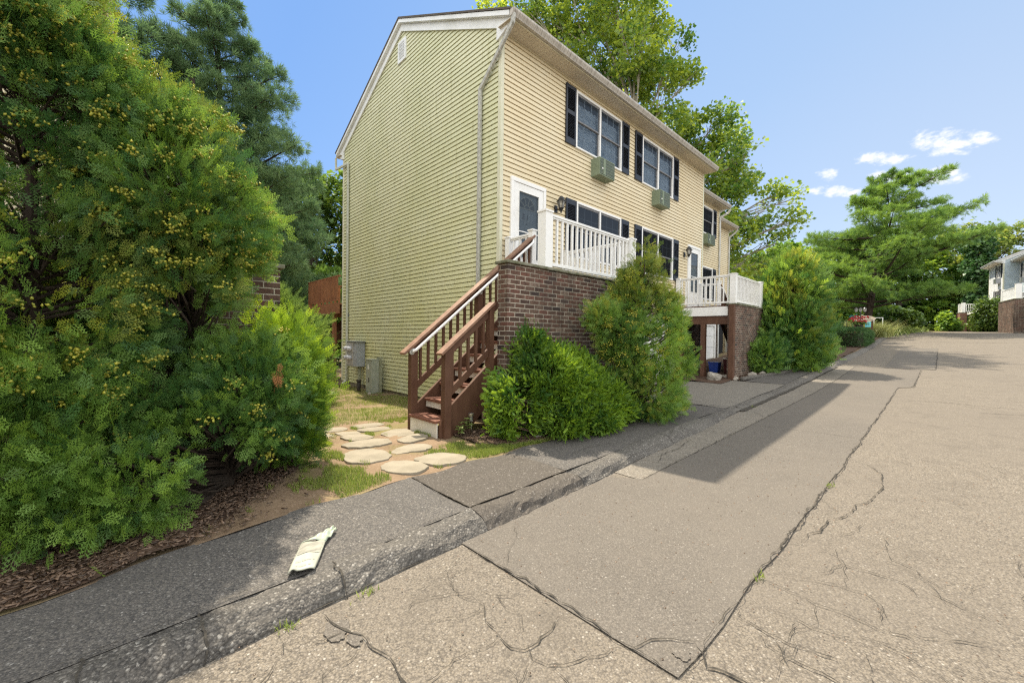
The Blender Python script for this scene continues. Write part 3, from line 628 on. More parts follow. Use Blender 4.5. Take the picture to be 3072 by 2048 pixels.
# the two thin tar-like stains by the kerb and the black joint along the low kerb
tj = MB()
for (x0, x1, w) in ((8.75, 13.2, .05), (13.2, 19, .03)):
    V = []; F = []; xs = np.arange(x0, x1, .12)
    for i, x in enumerate(xs):
        y = float(toe(x)) - .045; ww = w * random.uniform(.5, 1.2)
        V += [(x, y + ww, zroad(x, y, .022)), (x, y - ww, zroad(x, y, .022))]
        if i: F.append((2 * i - 2, 2 * i - 1, 2 * i + 1, 2 * i))
    tj.add(V, F)
tj.build('gutter_joint', 'crack')['kind'] = 'structure'
sp_ = MB()
def blot(x, y, rx_, ry_, z):
    n = 60; sp_.add([(x + rx_ * (1 + .22 * math.sin(2 * t + x * 9) + .10 * math.sin(7 * t) + random.uniform(-.06, .06)) * math.cos(t), y + ry_ * (1 + .18 * math.cos(3 * t) + .1 * math.sin(8 * t + 1) + random.uniform(-.06, .06)) * math.sin(t), z(x, y, .0075)) for t in [2 * math.pi * k / n for k in range(n)]], [tuple(range(n))])
sp_mat = 'patch'
blot(.80, 2.10, .055, .085, zroad); blot(.84, 1.98, .03, .06, zroad); blot(1.93, .83, .05, .04, lambda x, y, o=0: zroad(x, y, .016))
sp_.build('tar_stain', sp_mat)['kind'] = 'structure'

# ------------------------------------------------------------------ siding and houses
CO = .1016
def lap(mb, ulim, z0, z1, P, lipd=.013):
    """clapboard courses; ulim(z)->list of (u0,u1); P(u,z,out)->point; courses lean out at their bottom edge"""
    z = z0
    while z < z1 - 1e-6:
        zt = min(z + CO, z1)
        for (a0, a1), (b0, b1) in zip(ulim(z + 1e-5), ulim(zt - 1e-5)):
            if a1 - a0 < .004 and b1 - b0 < .004: continue
            g = min(.019, (zt - z) * .5); k = g / max(zt - z, 1e-6); c0, c1 = b0 + (a0 - b0) * k, b1 + (a1 - b1) * k
            mb.quad(P(a0, z, lipd), P(a1, z, lipd), P(c1, zt - g, .002), P(c0, zt - g, .002))
            mb.quad(P(a0, z, -.030), P(a1, z, -.030), P(a1, z, lipd), P(a0, z, lipd))
            mb.quad(P(c0, zt - g, .002), P(c1, zt - g, .002), P(c1, zt - g, -.030), P(c0, zt - g, -.030)); mb.quad(P(c0, zt - g, -.030), P(c1, zt - g, -.030), P(b1, zt, -.030), P(b0, zt, -.030))
        z = zt
def holes_lim(u0, u1, holes):
    def f(z):
        iv = [(u0, u1)]
        for (h0, h1, k0, k1) in holes:
            if not (k0 < z < k1): continue
            nv = []
            for a, c in iv:
                if h1 <= a or h0 >= c: nv.append((a, c)); continue
                if h0 > a: nv.append((a, h0))
                if h1 < c: nv.append((h1, c))
            iv = nv
        return iv
    return f
def split_holes(fn, z0, z1, holes, mb, P):
    zs = sorted({z0, z1} | {z0 + CO * k for k in range(int((z1 - z0) / CO) + 1)} | {h[2] for h in holes if z0 < h[2] < z1} | {h[3] for h in holes if z0 < h[3] < z1})
    # keep the lean of the full course even where an opening cuts it
    for za, zb in zip(zs, zs[1:]):
        if zb - za < 1e-4: continue
        k = math.floor((za - z0) / CO + 1e-6); f = lambda z: .002 + .012 * (1 - (z - z0 - k * CO) / CO); gz = z0 + (k + 1) * CO - .019
        for a, c in fn((za + zb) / 2):
            ze = min(zb, gz)
            if ze > za: mb.quad(P(a, za, f(za)), P(c, za, f(za)), P(c, ze, f(ze)), P(a, ze, f(ze)))
            if zb > gz:
                zs_ = max(za, gz); mb.quad(P(a, zs_, f(zs_)), P(c, zs_, f(zs_)), P(c, zs_, -.030), P(a, zs_, -.030)); mb.quad(P(a, zs_, -.030), P(c, zs_, -.030), P(c, zb, -.030), P(a, zb, -.030))
            if abs((za - z0) / CO - k) < 1e-4: mb.quad(P(a, za, -.030), P(c, za, -.030), P(c, za, .014), P(a, za, .014))

def window(T, x0, x1, z0, z1, yw=0., units=2, curtain='curtain', glass='glass', rec=.0, mull=.035):
    """double-hung window in the facade plane y = yw (facing -y) of thing T"""
    f = T.mb(); c = .055; y0, y1 = yw - .048, yw + .05
    f.box(x0, x1, y0, y1, z1 - c, z1); f.box(x0, x1, y0 - .012, y1, z0, z0 + c * .8); f.box(x0, x0 + c, y0, y1, z0 + c * .8, z1 - c); f.box(x1 - c, x1, y0, y1, z0 + c * .8, z1 - c)
    w = (x1 - x0 - 2 * c - (units - 1) * mull * 1.6) / units
    for k in range(1, units):
        xm = x0 + c + k * w + (k - 1) * mull * 1.6; f.box(xm, xm + mull * 1.6, y0 + .004, y1, z0 + c * .8, z1 - c)
    fr = T.part('window', f, 'white_trim', bevel=.006)
    zb, zt = z0 + c * .8, z1 - c; zm = (zb + zt) / 2
    for k in range(units):
        a = x0 + c + k * (w + mull * 1.6); b = a + w; s = T.mb(); r = .035
        for (lo, hi, yy) in ((zb, zm + .02, yw - .002), (zm - .02, zt, yw - .028)):
            s.box(a, b, yy, yy + .026, hi - r - .012, hi); s.box(a, b, yy, yy + .026, lo, lo + r); s.box(a, a + r, yy, yy + .026, lo + r, hi - r - .012); s.box(b - r, b, yy, yy + .026, lo + r, hi - r - .012)
        T.part('sash', s, 'sash', fr)
        g = T.mb()
        for (lo, hi, yy) in ((zb, zm, yw + .010), (zm, zt, yw - .016)): g.quad((a + r, yy, lo + .02), (b - r, yy, lo + .02), (b - r, yy, hi - .03), (a + r, yy, hi - .03))
        T.part('pane', g, glass, fr)
        m = T.mb()
        for (lo, hi, yy) in ((zb, zm, yw + .018), (zm, zt, yw - .008)):
            for q in (1, 2): xx = a + r + (w - 2 * r) * q / 3; m.box(xx - .007, xx + .007, yy, yy + .006, lo + r, hi - r)
            zz = (lo + hi) / 2; m.box(a + r, b - r, yy, yy + .0055, zz - .007, zz + .007)
        T.part('muntin', m, 'muntin', fr)
    cu_ = T.mb(); n = 48; V = []; F = []
    top = zt - .16 if curtain == 'curtain' else zt
    for i in range(n + 1):
        x = x0 + c * .6 + (x1 - x0 - c * 1.2) * i / n; y = yw + .085 + .014 * math.sin(i * 1.9) + .008 * math.sin(i * .7)
        V += [(x, y, z0 + .03), (x, y, top)]
        if i: F.append((2 * i - 2, 2 * i, 2 * i + 1, 2 * i - 1))
    if curtain: cu_.add(V, F); T.part('curtain', cu_, curtain, fr)
    d = T.mb(); d.quad((x0, yw + .125, z0), (x1, yw + .125, z0), (x1, yw + .125, z1), (x0, yw + .125, z1)); T.part('room_backing', d, 'dark', fr)
def shutter(T, x0, x1, z0, z1, yw=0., arch=False):
    m = T.mb(); y0, y1 = yw - .052, yw - .016; st = .05
    m.box(x0, x0 + st, y0, y1, z0, z1); m.box(x1 - st, x1, y0, y1, z0, z1)
    zm = z0 + (z1 - z0) * .54
    for a, b in ((z0, z0 + .15), (zm - .05, zm + .05), (z1 - (.13 if arch else .09), z1)): m.box(x0 + st, x1 - st, y0 + .002, y1, a, b)
    for a, b in ((z0 + .15, zm - .05), (zm + .05, z1 - (.13 if arch else .09))):
        n = int((b - a) / .036)
        for k in range(n):
            z = a + (b - a) * (k + .5) / n; m.quad((x0 + st, y0 + .006, z - .016), (x1 - st, y0 + .006, z - .016), (x1 - st, y1 - .004, z + .014), (x0 + st, y1 - .004, z + .014))
            m.quad((x0 + st, y0 + .006, z - .016), (x0 + st, y0 + .012, z - .02), (x1 - st, y0 + .012, z - .02), (x1 - st, y0 + .006, z - .016))
    m.box(x0 + .01, x1 - .01, y1 - .003, y1 + .006, z0 + .01, z1 - .01)
    T.part('shutter', m, 'shutter', bevel=.003)
def front_door(T, x0, x1, z0, z1, yw=0., text='E1', cam_side=True):
    f = T.mb(); c = .085; y0 = yw - .055
    f.box(x0, x1, y0, yw + .06, z1 - c, z1); f.box(x0, x0 + c, y0, yw + .06, z0, z1 - c); f.box(x1 - c, x1, y0, yw + .06, z0, z1 - c)
    fr = T.part('door', f, 'white_trim', bevel=.006)
    a, b, zt = x0 + c, x1 - c, z1 - c; s = T.mb(); e = .15; y2 = yw - .040; gz0 = z0 + .62; gz1 = zt - .17
    s.box(a + .006, a + e, y2, y2 + .03, z0, zt - .006); s.box(b - e, b - .006, y2, y2 + .03, z0, zt - .006); s.box(a + e, b - e, y2, y2 + .03, gz1, zt - .006); s.box(a + e, b - e, y2, y2 + .03, z0, gz0)
    for q0, q1 in ((a + e - .012, a + e), (b - e, b - e + .012)): s.box(q0, q1, y2 - .012, y2 + .001, gz0 - .012, gz1 + .012)
    s.box(a + e, b - e, y2 - .012, y2 + .001, gz1, gz1 + .012); s.box(a + e, b - e, y2 - .012, y2 + .001, gz0 - .012, gz0)
    zc = gz0 + (gz1 - gz0) * .40; s.box(a + e, b - e, y2 + .006, y2 + .022, zc - .012, zc + .012)
    for zz in (z0 + .3, z0 + 1.05, zt - .35): s.box(a - .012, a + .012, y2 - .014, y2 + .002, zz - .06, zz + .06)
    T.part('storm_door', s, 'white_trim', fr, bevel=.004)
    g = T.mb(); g.quad((a + e, y2 + .012, gz0), (b - e, y2 + .012, gz0), (b - e, y2 + .012, gz1), (a + e, y2 + .012, gz1)); T.part('pane', g, 'glass_door', fr)
    h = T.mb(); h.bar((b - .10, y2 - .03, zc - .08), (b - .10, y2 - .03, zc + .10), .02, .03); h.box(b - .115, b - .085, y2 - .03, y2, zc - .02, zc + .02); T.part('handle', h, 'black_metal', fr)
    d = T.mb(); d.box(a, b, yw + .035, yw + .06, z0, zt)
    cx = (a + b) / 2
    for (u0, u1, v0, v1) in ((a + .1, cx - .05, z0 + .15, z0 + .75), (cx + .05, b - .1, z0 + .15, z0 + .75), (a + .1, cx - .05, z0 + .9, z0 + 1.42), (cx + .05, b - .1, z0 + .9, z0 + 1.42)):
        d.box(u0, u1, yw + .028, yw + .036, v0, v0 + .02); d.box(u0, u1, yw + .028, yw + .036, v1 - .02, v1); d.box(u0, u0 + .02, yw + .028, yw + .036, v0 + .02, v1 - .02); d.box(u1 - .02, u1, yw + .028, yw + .036, v0 + .02, v1 - .02)
    T.part('inner_door', d, 'inner_door', fr)
    fl = T.mb(); r = .25; zc2 = zt - .48; gl = T.mb()
    pts = [(cx + r * math.cos(t), zc2 + r * math.sin(t)) for t in np.linspace(0, math.pi, 17)]
    gl.add([(p, yw + .030, q) for p, q in pts] + [(cx, yw + .030, zc2)], [(i, i + 1, 17) for i in range(16)]); T.part('fanlight_glass', gl, 'dark', fr)
    for i in range(16): fl.bar((pts[i][0], yw + .024, pts[i][1]), (pts[i + 1][0], yw + .024, pts[i + 1][1]), .012, .022, (0, 1, 0))
    fl.bar((cx - r, yw + .024, zc2), (cx + r, yw + .024, zc2), .012, .022, (0, 1, 0))
    pi = [(cx + .09 * math.cos(t), zc2 + .09 * math.sin(t)) for t in np.linspace(0, math.pi, 9)]
    for i in range(8): fl.bar((pi[i][0], yw + .024, pi[i][1]), (pi[i + 1][0], yw + .024, pi[i + 1][1]), .010, .014, (0, 1, 0))
    for t in (36, 72, 108, 144): fl.bar((cx + .09 * math.cos(R(t)), yw + .024, zc2 + .09 * math.sin(R(t))), (cx + r * math.cos(R(t)), yw + .024, zc2 + r * math.sin(R(t))), .010, .014, (0, 1, 0))
    T.part('fanlight', fl, 'fan', fr)
    n = T.mb(); lx, lz, hh = cx - .11, zc2 - .23, .12; yy0, yy1 = yw + .022, yw + .034
    def st(x0_, z0_, x1_, z1_): n.bar((lx + x0_ * hh, (yy0 + yy1) / 2, lz + z0_ * hh), (lx + x1_ * hh, (yy0 + yy1) / 2, lz + z1_ * hh), .01, .02, (0, 1, 0))
    st(0, 0, 0, 1); st(0, .08, .5, .08); st(0, .5, .42, .5); st(0, .92, .5, .92)
    T.part('unit_letter', n, 'ink_black', fr); n = T.mb()
    if text == 'E1': st(1.05, 0, 1.2, 1)
    else: st(.9, .92, 1.3, .92); st(1.3, .92, 1.3, .5); st(.95, .5, 1.3, .5); st(.95, .5, .95, .08); st(.9, .08, 1.35, .08)
    T.part('unit_number', n, 'ink_black', fr); n = T.mb(); n.box(cx - .012, cx + .012, yy0, yy1, lz - .10, lz - .076); T.part('peephole', n, 'ink_black', fr)
def gutter(T, x0, x1, y, z, mat='gutter'):
    g = T.mb(); prof = [(y + .115, z + .125), (y + .115, z), (y + .055, z), (y + .045, z + .02), (y + .012, z + .065), (y, z + .085), (y, z + .125), (y + .012, z + .125), (y + .014, z + .088), (y + .055, z + .024), (y + .103, z + .012), (y + .103, z + .125)]
    n = len(prof); g.add([(x0, a, b) for a, b in prof] + [(x1, a, b) for a, b in prof], [(i, (i + 1) % n, (i + 1) % n + n, i + n) for i in range(n)])
    for xx in (x0, x1): g.add([(xx, y + .115, z), (xx, y + .055, z), (xx, y, z + .085), (xx, y, z + .125), (xx, y + .115, z + .125)], [(0, 1, 2, 3, 4)])
    T.part('gutter', g, mat)
def townhouse(T, L, D=8.03, eave=6.12, ridge=8.33, zlow=-1.54, zfront=.95, zbase=-1.85, gables=(1, 0), fmat='siding_front', gmat='siding_gable', holes=(), detail=True, gut='gutter', over=.37, ends=(.12, .12), dark=None):
    """local frame: facade plane y=0 facing -y, x 0..L, roof ridge along x"""
    run = D / 2; sl = (ridge - eave) / (run + over)           # roof underside slope
    w = T.mb(); Pf = lambda u, z, o: (u, -o - .002, z); split_holes(holes_lim(0, L, holes), zfront, eave - .02, holes, w, Pf); 
    if detail:
        rs_ = random.Random(int(L * 10))
        for _ in range(int(L * 3.2)):
            u = rs_.uniform(.3, L - .3); z = zfront + CO * rs_.randrange(1, int((eave - zfront) / CO) - 1)
            if all(not (h[0] - .05 < u < h[1] + .05 and h[2] - .1 < z < h[3] + .05) for h in holes): w.box(u, u + .022, -.0165, -.004, z + .001, z + CO - .016)
    T.part('front_wall', w, fmat)
    rk = lambda y: eave + .14 + sl * (min(y, D - y) + over) - .20   # underside of rake board
    for side, on in zip((0, 1), gables):
        if not on: continue
        x = 0 if side == 0 else L; sgn = -1 if side == 0 else 1
        P = lambda u, z, o: (x + sgn * (o + .002), u, z)
        def ul(z):
            if z <= rk(0): return [(0, D)]
            q = (z - rk(0)) / sl; return [(min(q, run), max(D - q, run))]
        w = T.mb(); lap(w, ul, zlow, rk(run) + .04, P); T.part('gable_wall', w, gmat)
        rb = T.mb(); tk = .26
        for s_ in (0, 1):
            y_e, y_r = (-over + .02, run) if s_ == 0 else (D + over - .02, run)
            za, zb_ = eave + .14, ridge + .14
            poly = [(y_e, za - .035), (y_r, zb_ - .035), (y_r, zb_ - tk), (y_e + (.14 if s_ == 0 else -.14), za - tk + .05)]
            a, b = sorted((x + sgn * .016, x + sgn * .050)); rb.prism(poly, 'x', a, b)
            poly = [(y_e, za + .02), (y_r, zb_ + .02), (y_r, zb_ - .075), (y_e, za - .075)]
            a, b = sorted((x + sgn * .052, x + sgn * (ends[side] + .012))); rb.prism(poly, 'x', a, b)
            # boxed return under the rake end
            yy = (-over + .03, .10) if s_ == 0 else (D - .10, D + over - .03)
            ytip = yy[0] if s_ == 0 else yy[1]; yin = yy[1] if s_ == 0 else yy[0]
            a, b = sorted((x + sgn * .018, x + sgn * .056)); rb.prism([(ytip, eave + .10), (yin, eave + .16), (yin, eave - .16), (yin - .05 * (1 if s_ == 0 else -1), eave - .16), (ytip, eave + .01)], 'x', a, b)
        T.part('rake_board', rb, 'rake_white')
        cp = T.mb(); a, b = sorted((x - sgn * .06, x + sgn * .022)); cp.box(a, b, -.024, .07, zlow, eave - .01); T.part('corner_post', cp, 'corner_white', bevel=.006); cp = T.mb()
        a, b = sorted((x - sgn * .02, x + sgn * .022)); cp.box(a, b, D - .07, D + .022, zlow, eave - .01); T.part('corner_post', cp, 'corner_white', bevel=.006)
    for side in (0, 1):
        if not gables[side]:
            x = 0 if side == 0 else L; w = T.mb(); w.prism([(0, zlow), (D, zlow), (D, eave), (run, ridge), (0, eave)], 'x', x - .006, x + .006); T.part('end_wall', w, gmat)
            cp = T.mb(); a, b = (x - .012, x + .06) if side == 0 else (x - .06, x + .012); cp.box(a, b, -.024, .03, zfront, eave - .01); T.part('corner_post', cp, 'corner_white')
    # back wall, inner core, foundation
    w = T.mb(); w.quad((0, D, zlow), (L, D, zlow), (L, D, eave), (0, D, eave)); T.part('back_wall', w, gmat)
    c = T.mb(); c.box(.16, L - .16, .14, D - .16, zlow, eave); T.part('inner_core', c, 'dark')
    f = T.mb(); f.box(.03, L - .03, .03, D - .03, zbase - .4, zlow + .02); T.part('foundation', f, 'concrete')
    r = T.mb(); e0, e1 = -ends[0], L + ends[1]
    for s_ in (0, 1):
        y_e, y_r = (-over - .03, run) if s_ == 0 else (D + over + .03, run)
        za, zb_ = eave + .14 - .03 * sl, ridge + .14
        r.prism([(y_e, za + .02), (y_r, zb_ + .02), (y_r, zb_ + .07), (y_e, za + .06)], 'x', e0 - .03, e1 + .03)
    T.part('roof', r, 'shingle')
    so_ = T.mb(); so_.box(e0, e1, -over + .01, -.016, eave, eave + .012); T.part('soffit', so_, 'soffit'); so_ = T.mb(); so_.box(e0, e1, D + .02, D + over - .02, eave, eave + .012); T.part('soffit', so_, 'soffit')
    fa = T.mb(); fa.box(e0, e1, -over - .006, -over + .012, eave - .005, eave + .16); T.part('fascia', fa, 'cream_trim' if gut == 'gutter' else 'white_trim'); fa = T.mb(); fa.box(e0, e1, D + over - .012, D + over + .006, eave - .005, eave + .16); T.part('fascia', fa, 'cream_trim' if gut == 'gutter' else 'white_trim'); fa = T.mb(); fa.box(0, L, -.03, -.014, eave - .03, eave + .001); T.part('fascia', fa, 'cream_trim' if gut == 'gutter' else 'white_trim')
    gutter(T, e0 - .02, e1 + .02, -over - .125, eave + .02, gut)
def downspout(T, pts, mat='downspout', w=.075, h=.055, up=(0, 1, 0)):
    m = T.mb()
    for p, q in zip(pts, pts[1:]):
        p = Vector(p); q = Vector(q); d = (q - p).normalized() * .02; m.bar(p - d, q + d, w, h, up)
    return T.part('downspout', m, mat, bevel=.012)
def ac_unit(x0, x1, y, z0, z1, label, prot=.26, body='ac_green', grill='ac_grille', tf=None, group='air conditioners through the walls'):
    A = Thing('air_conditioner', label, 'air conditioner', ((x0 + x1) / 2, y, z0), group, tf); m = A.mb(); m.box(x0, x1, y - prot, y + .02, z0, z1); A.part('cabinet', m, body, bevel=.008)
    g = A.mb(); g.box(x0 + .02, x1 - .02, y - prot - .006, y - prot + .001, z0 + .03, z1 - .02); gl = A.part('grille', g, grill)
    s = A.mb(); n = 5
    for k in range(n + 1): z = z0 + .04 + (z1 - z0 - .07) * k / n; s.box(x0 + .02, x1 - .02, y - prot - .012, y - prot - .0065, z - .004, z + .004)
    s.box(x0 + (x1 - x0) * .22, x0 + (x1 - x0) * .36, y - prot - .013, y - prot - .0068, z0 + .03, z1 - .02)
    A.part('louvre', s, body); k = A.mb(); k.tube([(x0 + (x1 - x0) * .16, y - prot - .02, z0 + .17), (x0 + (x1 - x0) * .16, y - prot - .006, z0 + .17)], .022, 10); A.part('knob', k, 'white_trim')
def lantern(x, y, z, label, tf=None):
    """wall lantern: back plate on wall plane y, body hangs in front"""
    A = Thing('wall_lantern', label, 'wall lamp', (x, y, z), 'porch wall lanterns', tf); c = (x, y - .17, z)
    m = A.mb(); m.box(x - .045, x + .045, y - .03, y, z - .16, z + .0); m.bar((x, y - .02, z - .08), (x, y - .12, z - .13), .022, .022); m.bar((x, y - .11, z - .14), (x, y - .17, z - .09), .02, .02); A.part('bracket', m, 'black_metal', bevel=.004)
    b = A.mb(); b.tube_prof([(.012, -.20), (.02, -.16), (.055, -.10), (.06, -.085)], c, 8); A.part('base', b, 'black_metal')
    g = A.mb(); g.tube_prof([(.052, -.085), (.088, .065)], c, 6); A.part('shade', g, 'lamp_glass')
    r = A.mb()
    for k in range(6):
        t = 2 * math.pi * k / 6; r.bar((c[0] + .054 * math.cos(t), c[1] + .054 * math.sin(t), z - .085), (c[0] + .09 * math.cos(t), c[1] + .09 * math.sin(t), z + .065), .012, .012)
    A.part('frame', r, 'black_metal')
    t = A.mb(); t.tube_prof([(.115, .06), (.11, .075), (.075, .11), (.06, .15), (.035, .165), (.03, .18)], c, 6); A.part('cap', t, 'black_metal')

# --- the corner townhouse (facade at world y = 6.187, gable wall at world x = 5.524)
HX, HY = 5.524, 6.187
tfm = lambda x, y, z: (x + HX, y + HY, z)
TH = Thing('townhouse', 'end townhouse with cream lap siding, greenish gable wall and navy shutters', 'townhouse', (0, 0, -1.6), 'townhouses stepping along the road', tfm)
wins = [(7.91, 9.94, 4.565, 5.945), (11.07, 13.07, 4.565, 5.945), (7.98, 9.97, 1.93, 3.305), (11.10, 13.14, 1.93, 3.305)]
doors = [(5.79, 6.86, 1.06, 3.31), (14.29, 15.36, 1.06, 3.31)]
hl = [(a - HX + .02, b - HX - .02, c + .02, d - .02) for a, b, c, d in wins + doors]
townhouse(TH, 10.08, holes=hl, gables=(1, 0))
for i, (a, b, c, d) in enumerate(wins):
    window(TH, a - HX, b - HX, c, d, curtain='curtain' if i < 2 else None, glass='glass' if i < 2 else 'glass_dark')
for a, b, c, d, ar in ((7.53, 7.90, 4.58, 5.965, 0), (9.955, 10.33, 4.58, 5.965, 0), (10.67, 11.06, 4.58, 5.965, 0), (13.08, 13.465, 4.58, 5.965, 0), (7.575, 7.965, 1.94, 3.295, 1), (9.985, 10.37, 1.94, 3.295, 1), (10.71, 11.09, 1.94, 3.295, 1), (13.155, 13.54, 1.94, 3.295, 1)): shutter(TH, a - HX, b - HX, c, d, arch=bool(ar))
front_door(TH, doors[0][0] - HX, doors[0][1] - HX, 1.06, 3.31, text='E1'); front_door(TH, doors[1][0] - HX, doors[1][1] - HX, 1.06, 3.31, text='E2')
b = TH.mb(); gar = (9.0, 13.88)
b.box(.0, gar[0] - HX, -.004, .10, -1.9, .97); b.box(gar[1] - HX, 10.08, -.004, .10, -1.9, .97); b.box(gar[0] - HX, gar[1] - HX, -.004, .10, .72, .97); TH.part('brick_base', b, 'brick')
g = TH.mb(); x0, x1 = gar[0] - HX, gar[1] - HX
for k in range(4): g.box(x0 + .12, x1 - .12, .02, .06, -1.45 + k * .52, -1.45 + k * .52 + .51)
g.box(x0, x0 + .12, -.03, .06, -1.5, .72); g.box(x1 - .12, x1, -.03, .06, -1.5, .72); g.box(x0 + .12, x1 - .12, -.03, .06, .62, .72); TH.part('garage_door', g, 'white_trim', bevel=.01)
v = TH.mb(); vy0, vy1, vz0, vz1 = 9.98 - HY, 10.40 - HY, 7.40, 7.97; X0 = -.045
v.box(X0, 0, vy0, vy1, vz1 - .06, vz1); v.box(X0, 0, vy0, vy1, vz0, vz0 + .06); v.box(X0, 0, vy0, vy0 + .06, vz0 + .06, vz1 - .06); v.box(X0, 0, vy1 - .06, vy1, vz0 + .06, vz1 - .06)
for k in range(11): z = vz0 + .08 + (vz1 - vz0 - .16) * k / 10; v.box(X0 + .004, X0 + .012, vy0 + .06, vy1 - .06, z - .013, z + .012)
TH.part('gable_vent', v, 'rake_white')
vb = TH.mb(); vb.quad((-.0155, vy0 + .05, vz0 + .05), (-.0155, vy1 - .05, vz0 + .05), (-.0155, vy1 - .05, vz1 - .05), (-.0155, vy0 + .05, vz1 - .05)); TH.part('vent_backing', vb, 'dark')
downspout(TH, [(-.10, -.44, 6.16), (-.10, -.42, 6.02), (-.065, .59, 5.18), (-.065, .595, -1.25)], 'galv', .085, .06, (1, 0, 0))
downspout(TH, [(-.12, 8.42, 6.1), (-.12, 8.40, 5.72), (-.065, 7.50, 5.68), (-.065, 7.495, -1.5), (-.16, 7.56, -1.60)], 'downspout', .075, .055, (1, 0, 0))
downspout(TH, [(9.98, -.045, .9), (9.98, -.045, -1.3)], 'ac_grey', .09, .06)
st = TH.mb(); st.box(-.024, -.018, 7.44, 7.47, .62, .72); TH.part('tape_scrap', st, 'blue')
ac_unit(8.58, 9.25, HY - .013, 4.06, 4.50, 'sage green air conditioner under the first upstairs window, nearest the gable')
ac_unit(11.71, 12.38, HY - .013, 4.055, 4.50, 'sage green air conditioner under the second upstairs window of the cream facade')
lantern(7.22, HY - .015, 3.02, 'black lantern on the siding beside the door marked E1')
lantern(14.02, HY - .015, 2.98, 'black lantern on the siding beside the second porch door')

# --- two stepped back neighbours
tf2 = lambda x, y, z: (x + 15.62, y + 7.25, z)
T2 = Thing('townhouse', 'second cream townhouse set back behind the corner unit, one upstairs window showing', 'townhouse', (0, 0, -1.5), 'townhouses stepping along the road', tf2)
x2 = [(2.55, 3.72, 4.62, 5.82), (2.6, 3.75, 1.75, 3.2)]
townhouse(T2, 4.55, holes=[(a + .02, c - .02, d + .02, e - .02) for a, c, d, e in x2], gables=(1, 1), gmat='siding_front', eave=6.02, ridge=8.2)
for a, c, d, e in x2: window(T2, a, c, d, e, units=1, curtain=None, glass='glass_dark')
shutter(T2, 3.74, 4.12, 4.62, 5.86); shutter(T2, 3.78, 4.15, 1.75, 3.2, arch=True)
b = T2.mb(); b.box(0, 2.2, -.004, .1, -1.9, .97); b.box(4.3, 4.55, -.004, .1, -1.9, .97); b.box(2.2, 4.3, -.004, .1, .72, .97); T2.part('brick_base', b, 'brick')
g = T2.mb()
for k in range(4): g.box(2.32, 4.18, .02, .06, -1.35 + k * .5, -1.35 + k * .5 + .49)
g.box(2.2, 2.32, -.03, .06, -1.4, .72); g.box(4.18, 4.3, -.03, .06, -1.4, .72); g.box(2.32, 4.18, -.03, .06, .62, .72); T2.part('garage_door', g, 'white_trim', bevel=.01)
downspout(T2, [(4.75, -.42, 6.0), (4.72, -.32, 5.86), (4.50, -.06, 5.66), (4.50, -.045, -1.2)], 'gutter_white', .085, .06)
ac_unit(18.15, 18.98, 7.237, 4.12, 4.55, 'green air conditioner below the single upstairs window of the set back townhouse')
tf3 = lambda x, y, z: (x + 20.2, y + 8.15, z)
T3 = Thing('townhouse', 'third cream townhouse, mostly hidden, only a strip of siding and eave showing', 'townhouse', (0, 0, -1.2), 'townhouses stepping along the road', tf3)
townhouse(T3, 3.85, gables=(1, 1), gmat='siding_front', eave=5.96, ridge=8.1)
downspout(T3, [(3.98, -.42, 5.95), (3.95, -.30, 5.80), (3.80, -.06, 5.56), (3.80, -.045, -1.0)], 'gutter_white', .085, .06)

# ------------------------------------------------------------------ porches: brick wing wall, deck, railings, stairs
def railing(T, p0, p1, z0, zt, name='railing', n=None, posts=(), mat='white_trim'):
    """white railing along the straight line p0-p1 (x, y); each baluster is a piece of its own"""
    p0 = Vector((*p0, 0)); p1 = Vector((*p1, 0)); d = p1 - p0; L = d.length
    m = T.mb(); a = lambda p, z: (p.x, p.y, z)
    m.bar(a(p0, zt - .02), a(p1, zt - .02), .075, .04); m.bar(a(p0, zt - .055), a(p1, zt - .055), .045, .03); m.bar(a(p0, z0 + .03), a(p1, z0 + .03), .05, .055)
    r = T.part(name, m, mat, bevel=.006)
    n = n or max(2, int(L / .128))
    for k in range(n):
        q = p0 + d * ((k + .5) / n); m = T.mb(); m.box(q.x - .017, q.x + .017, q.y - .017, q.y + .017, z0 + .057, zt - .07); T.part('baluster', m, mat, r)
    return r
def post(T, x, y, w, z0, z1, mat='white_trim'):
    m = T.mb(); h = w / 2; m.box(x - h, x + h, y - h, y + h, z0, z1 - .045); m.box(x - h - .014, x + h + .014, y - h - .014, y + h + .014, z1 - .045, z1 - .018)
    m.add([(x - h - .01, y - h - .01, z1 - .018), (x + h + .01, y - h - .01, z1 - .018), (x + h + .01, y + h + .01, z1 - .018), (x - h - .01, y + h + .01, z1 - .018), (x, y, z1)], [(0, 1, 4), (1, 2, 4), (2, 3, 4), (3, 0, 4)])
    return T.part('post', m, mat)
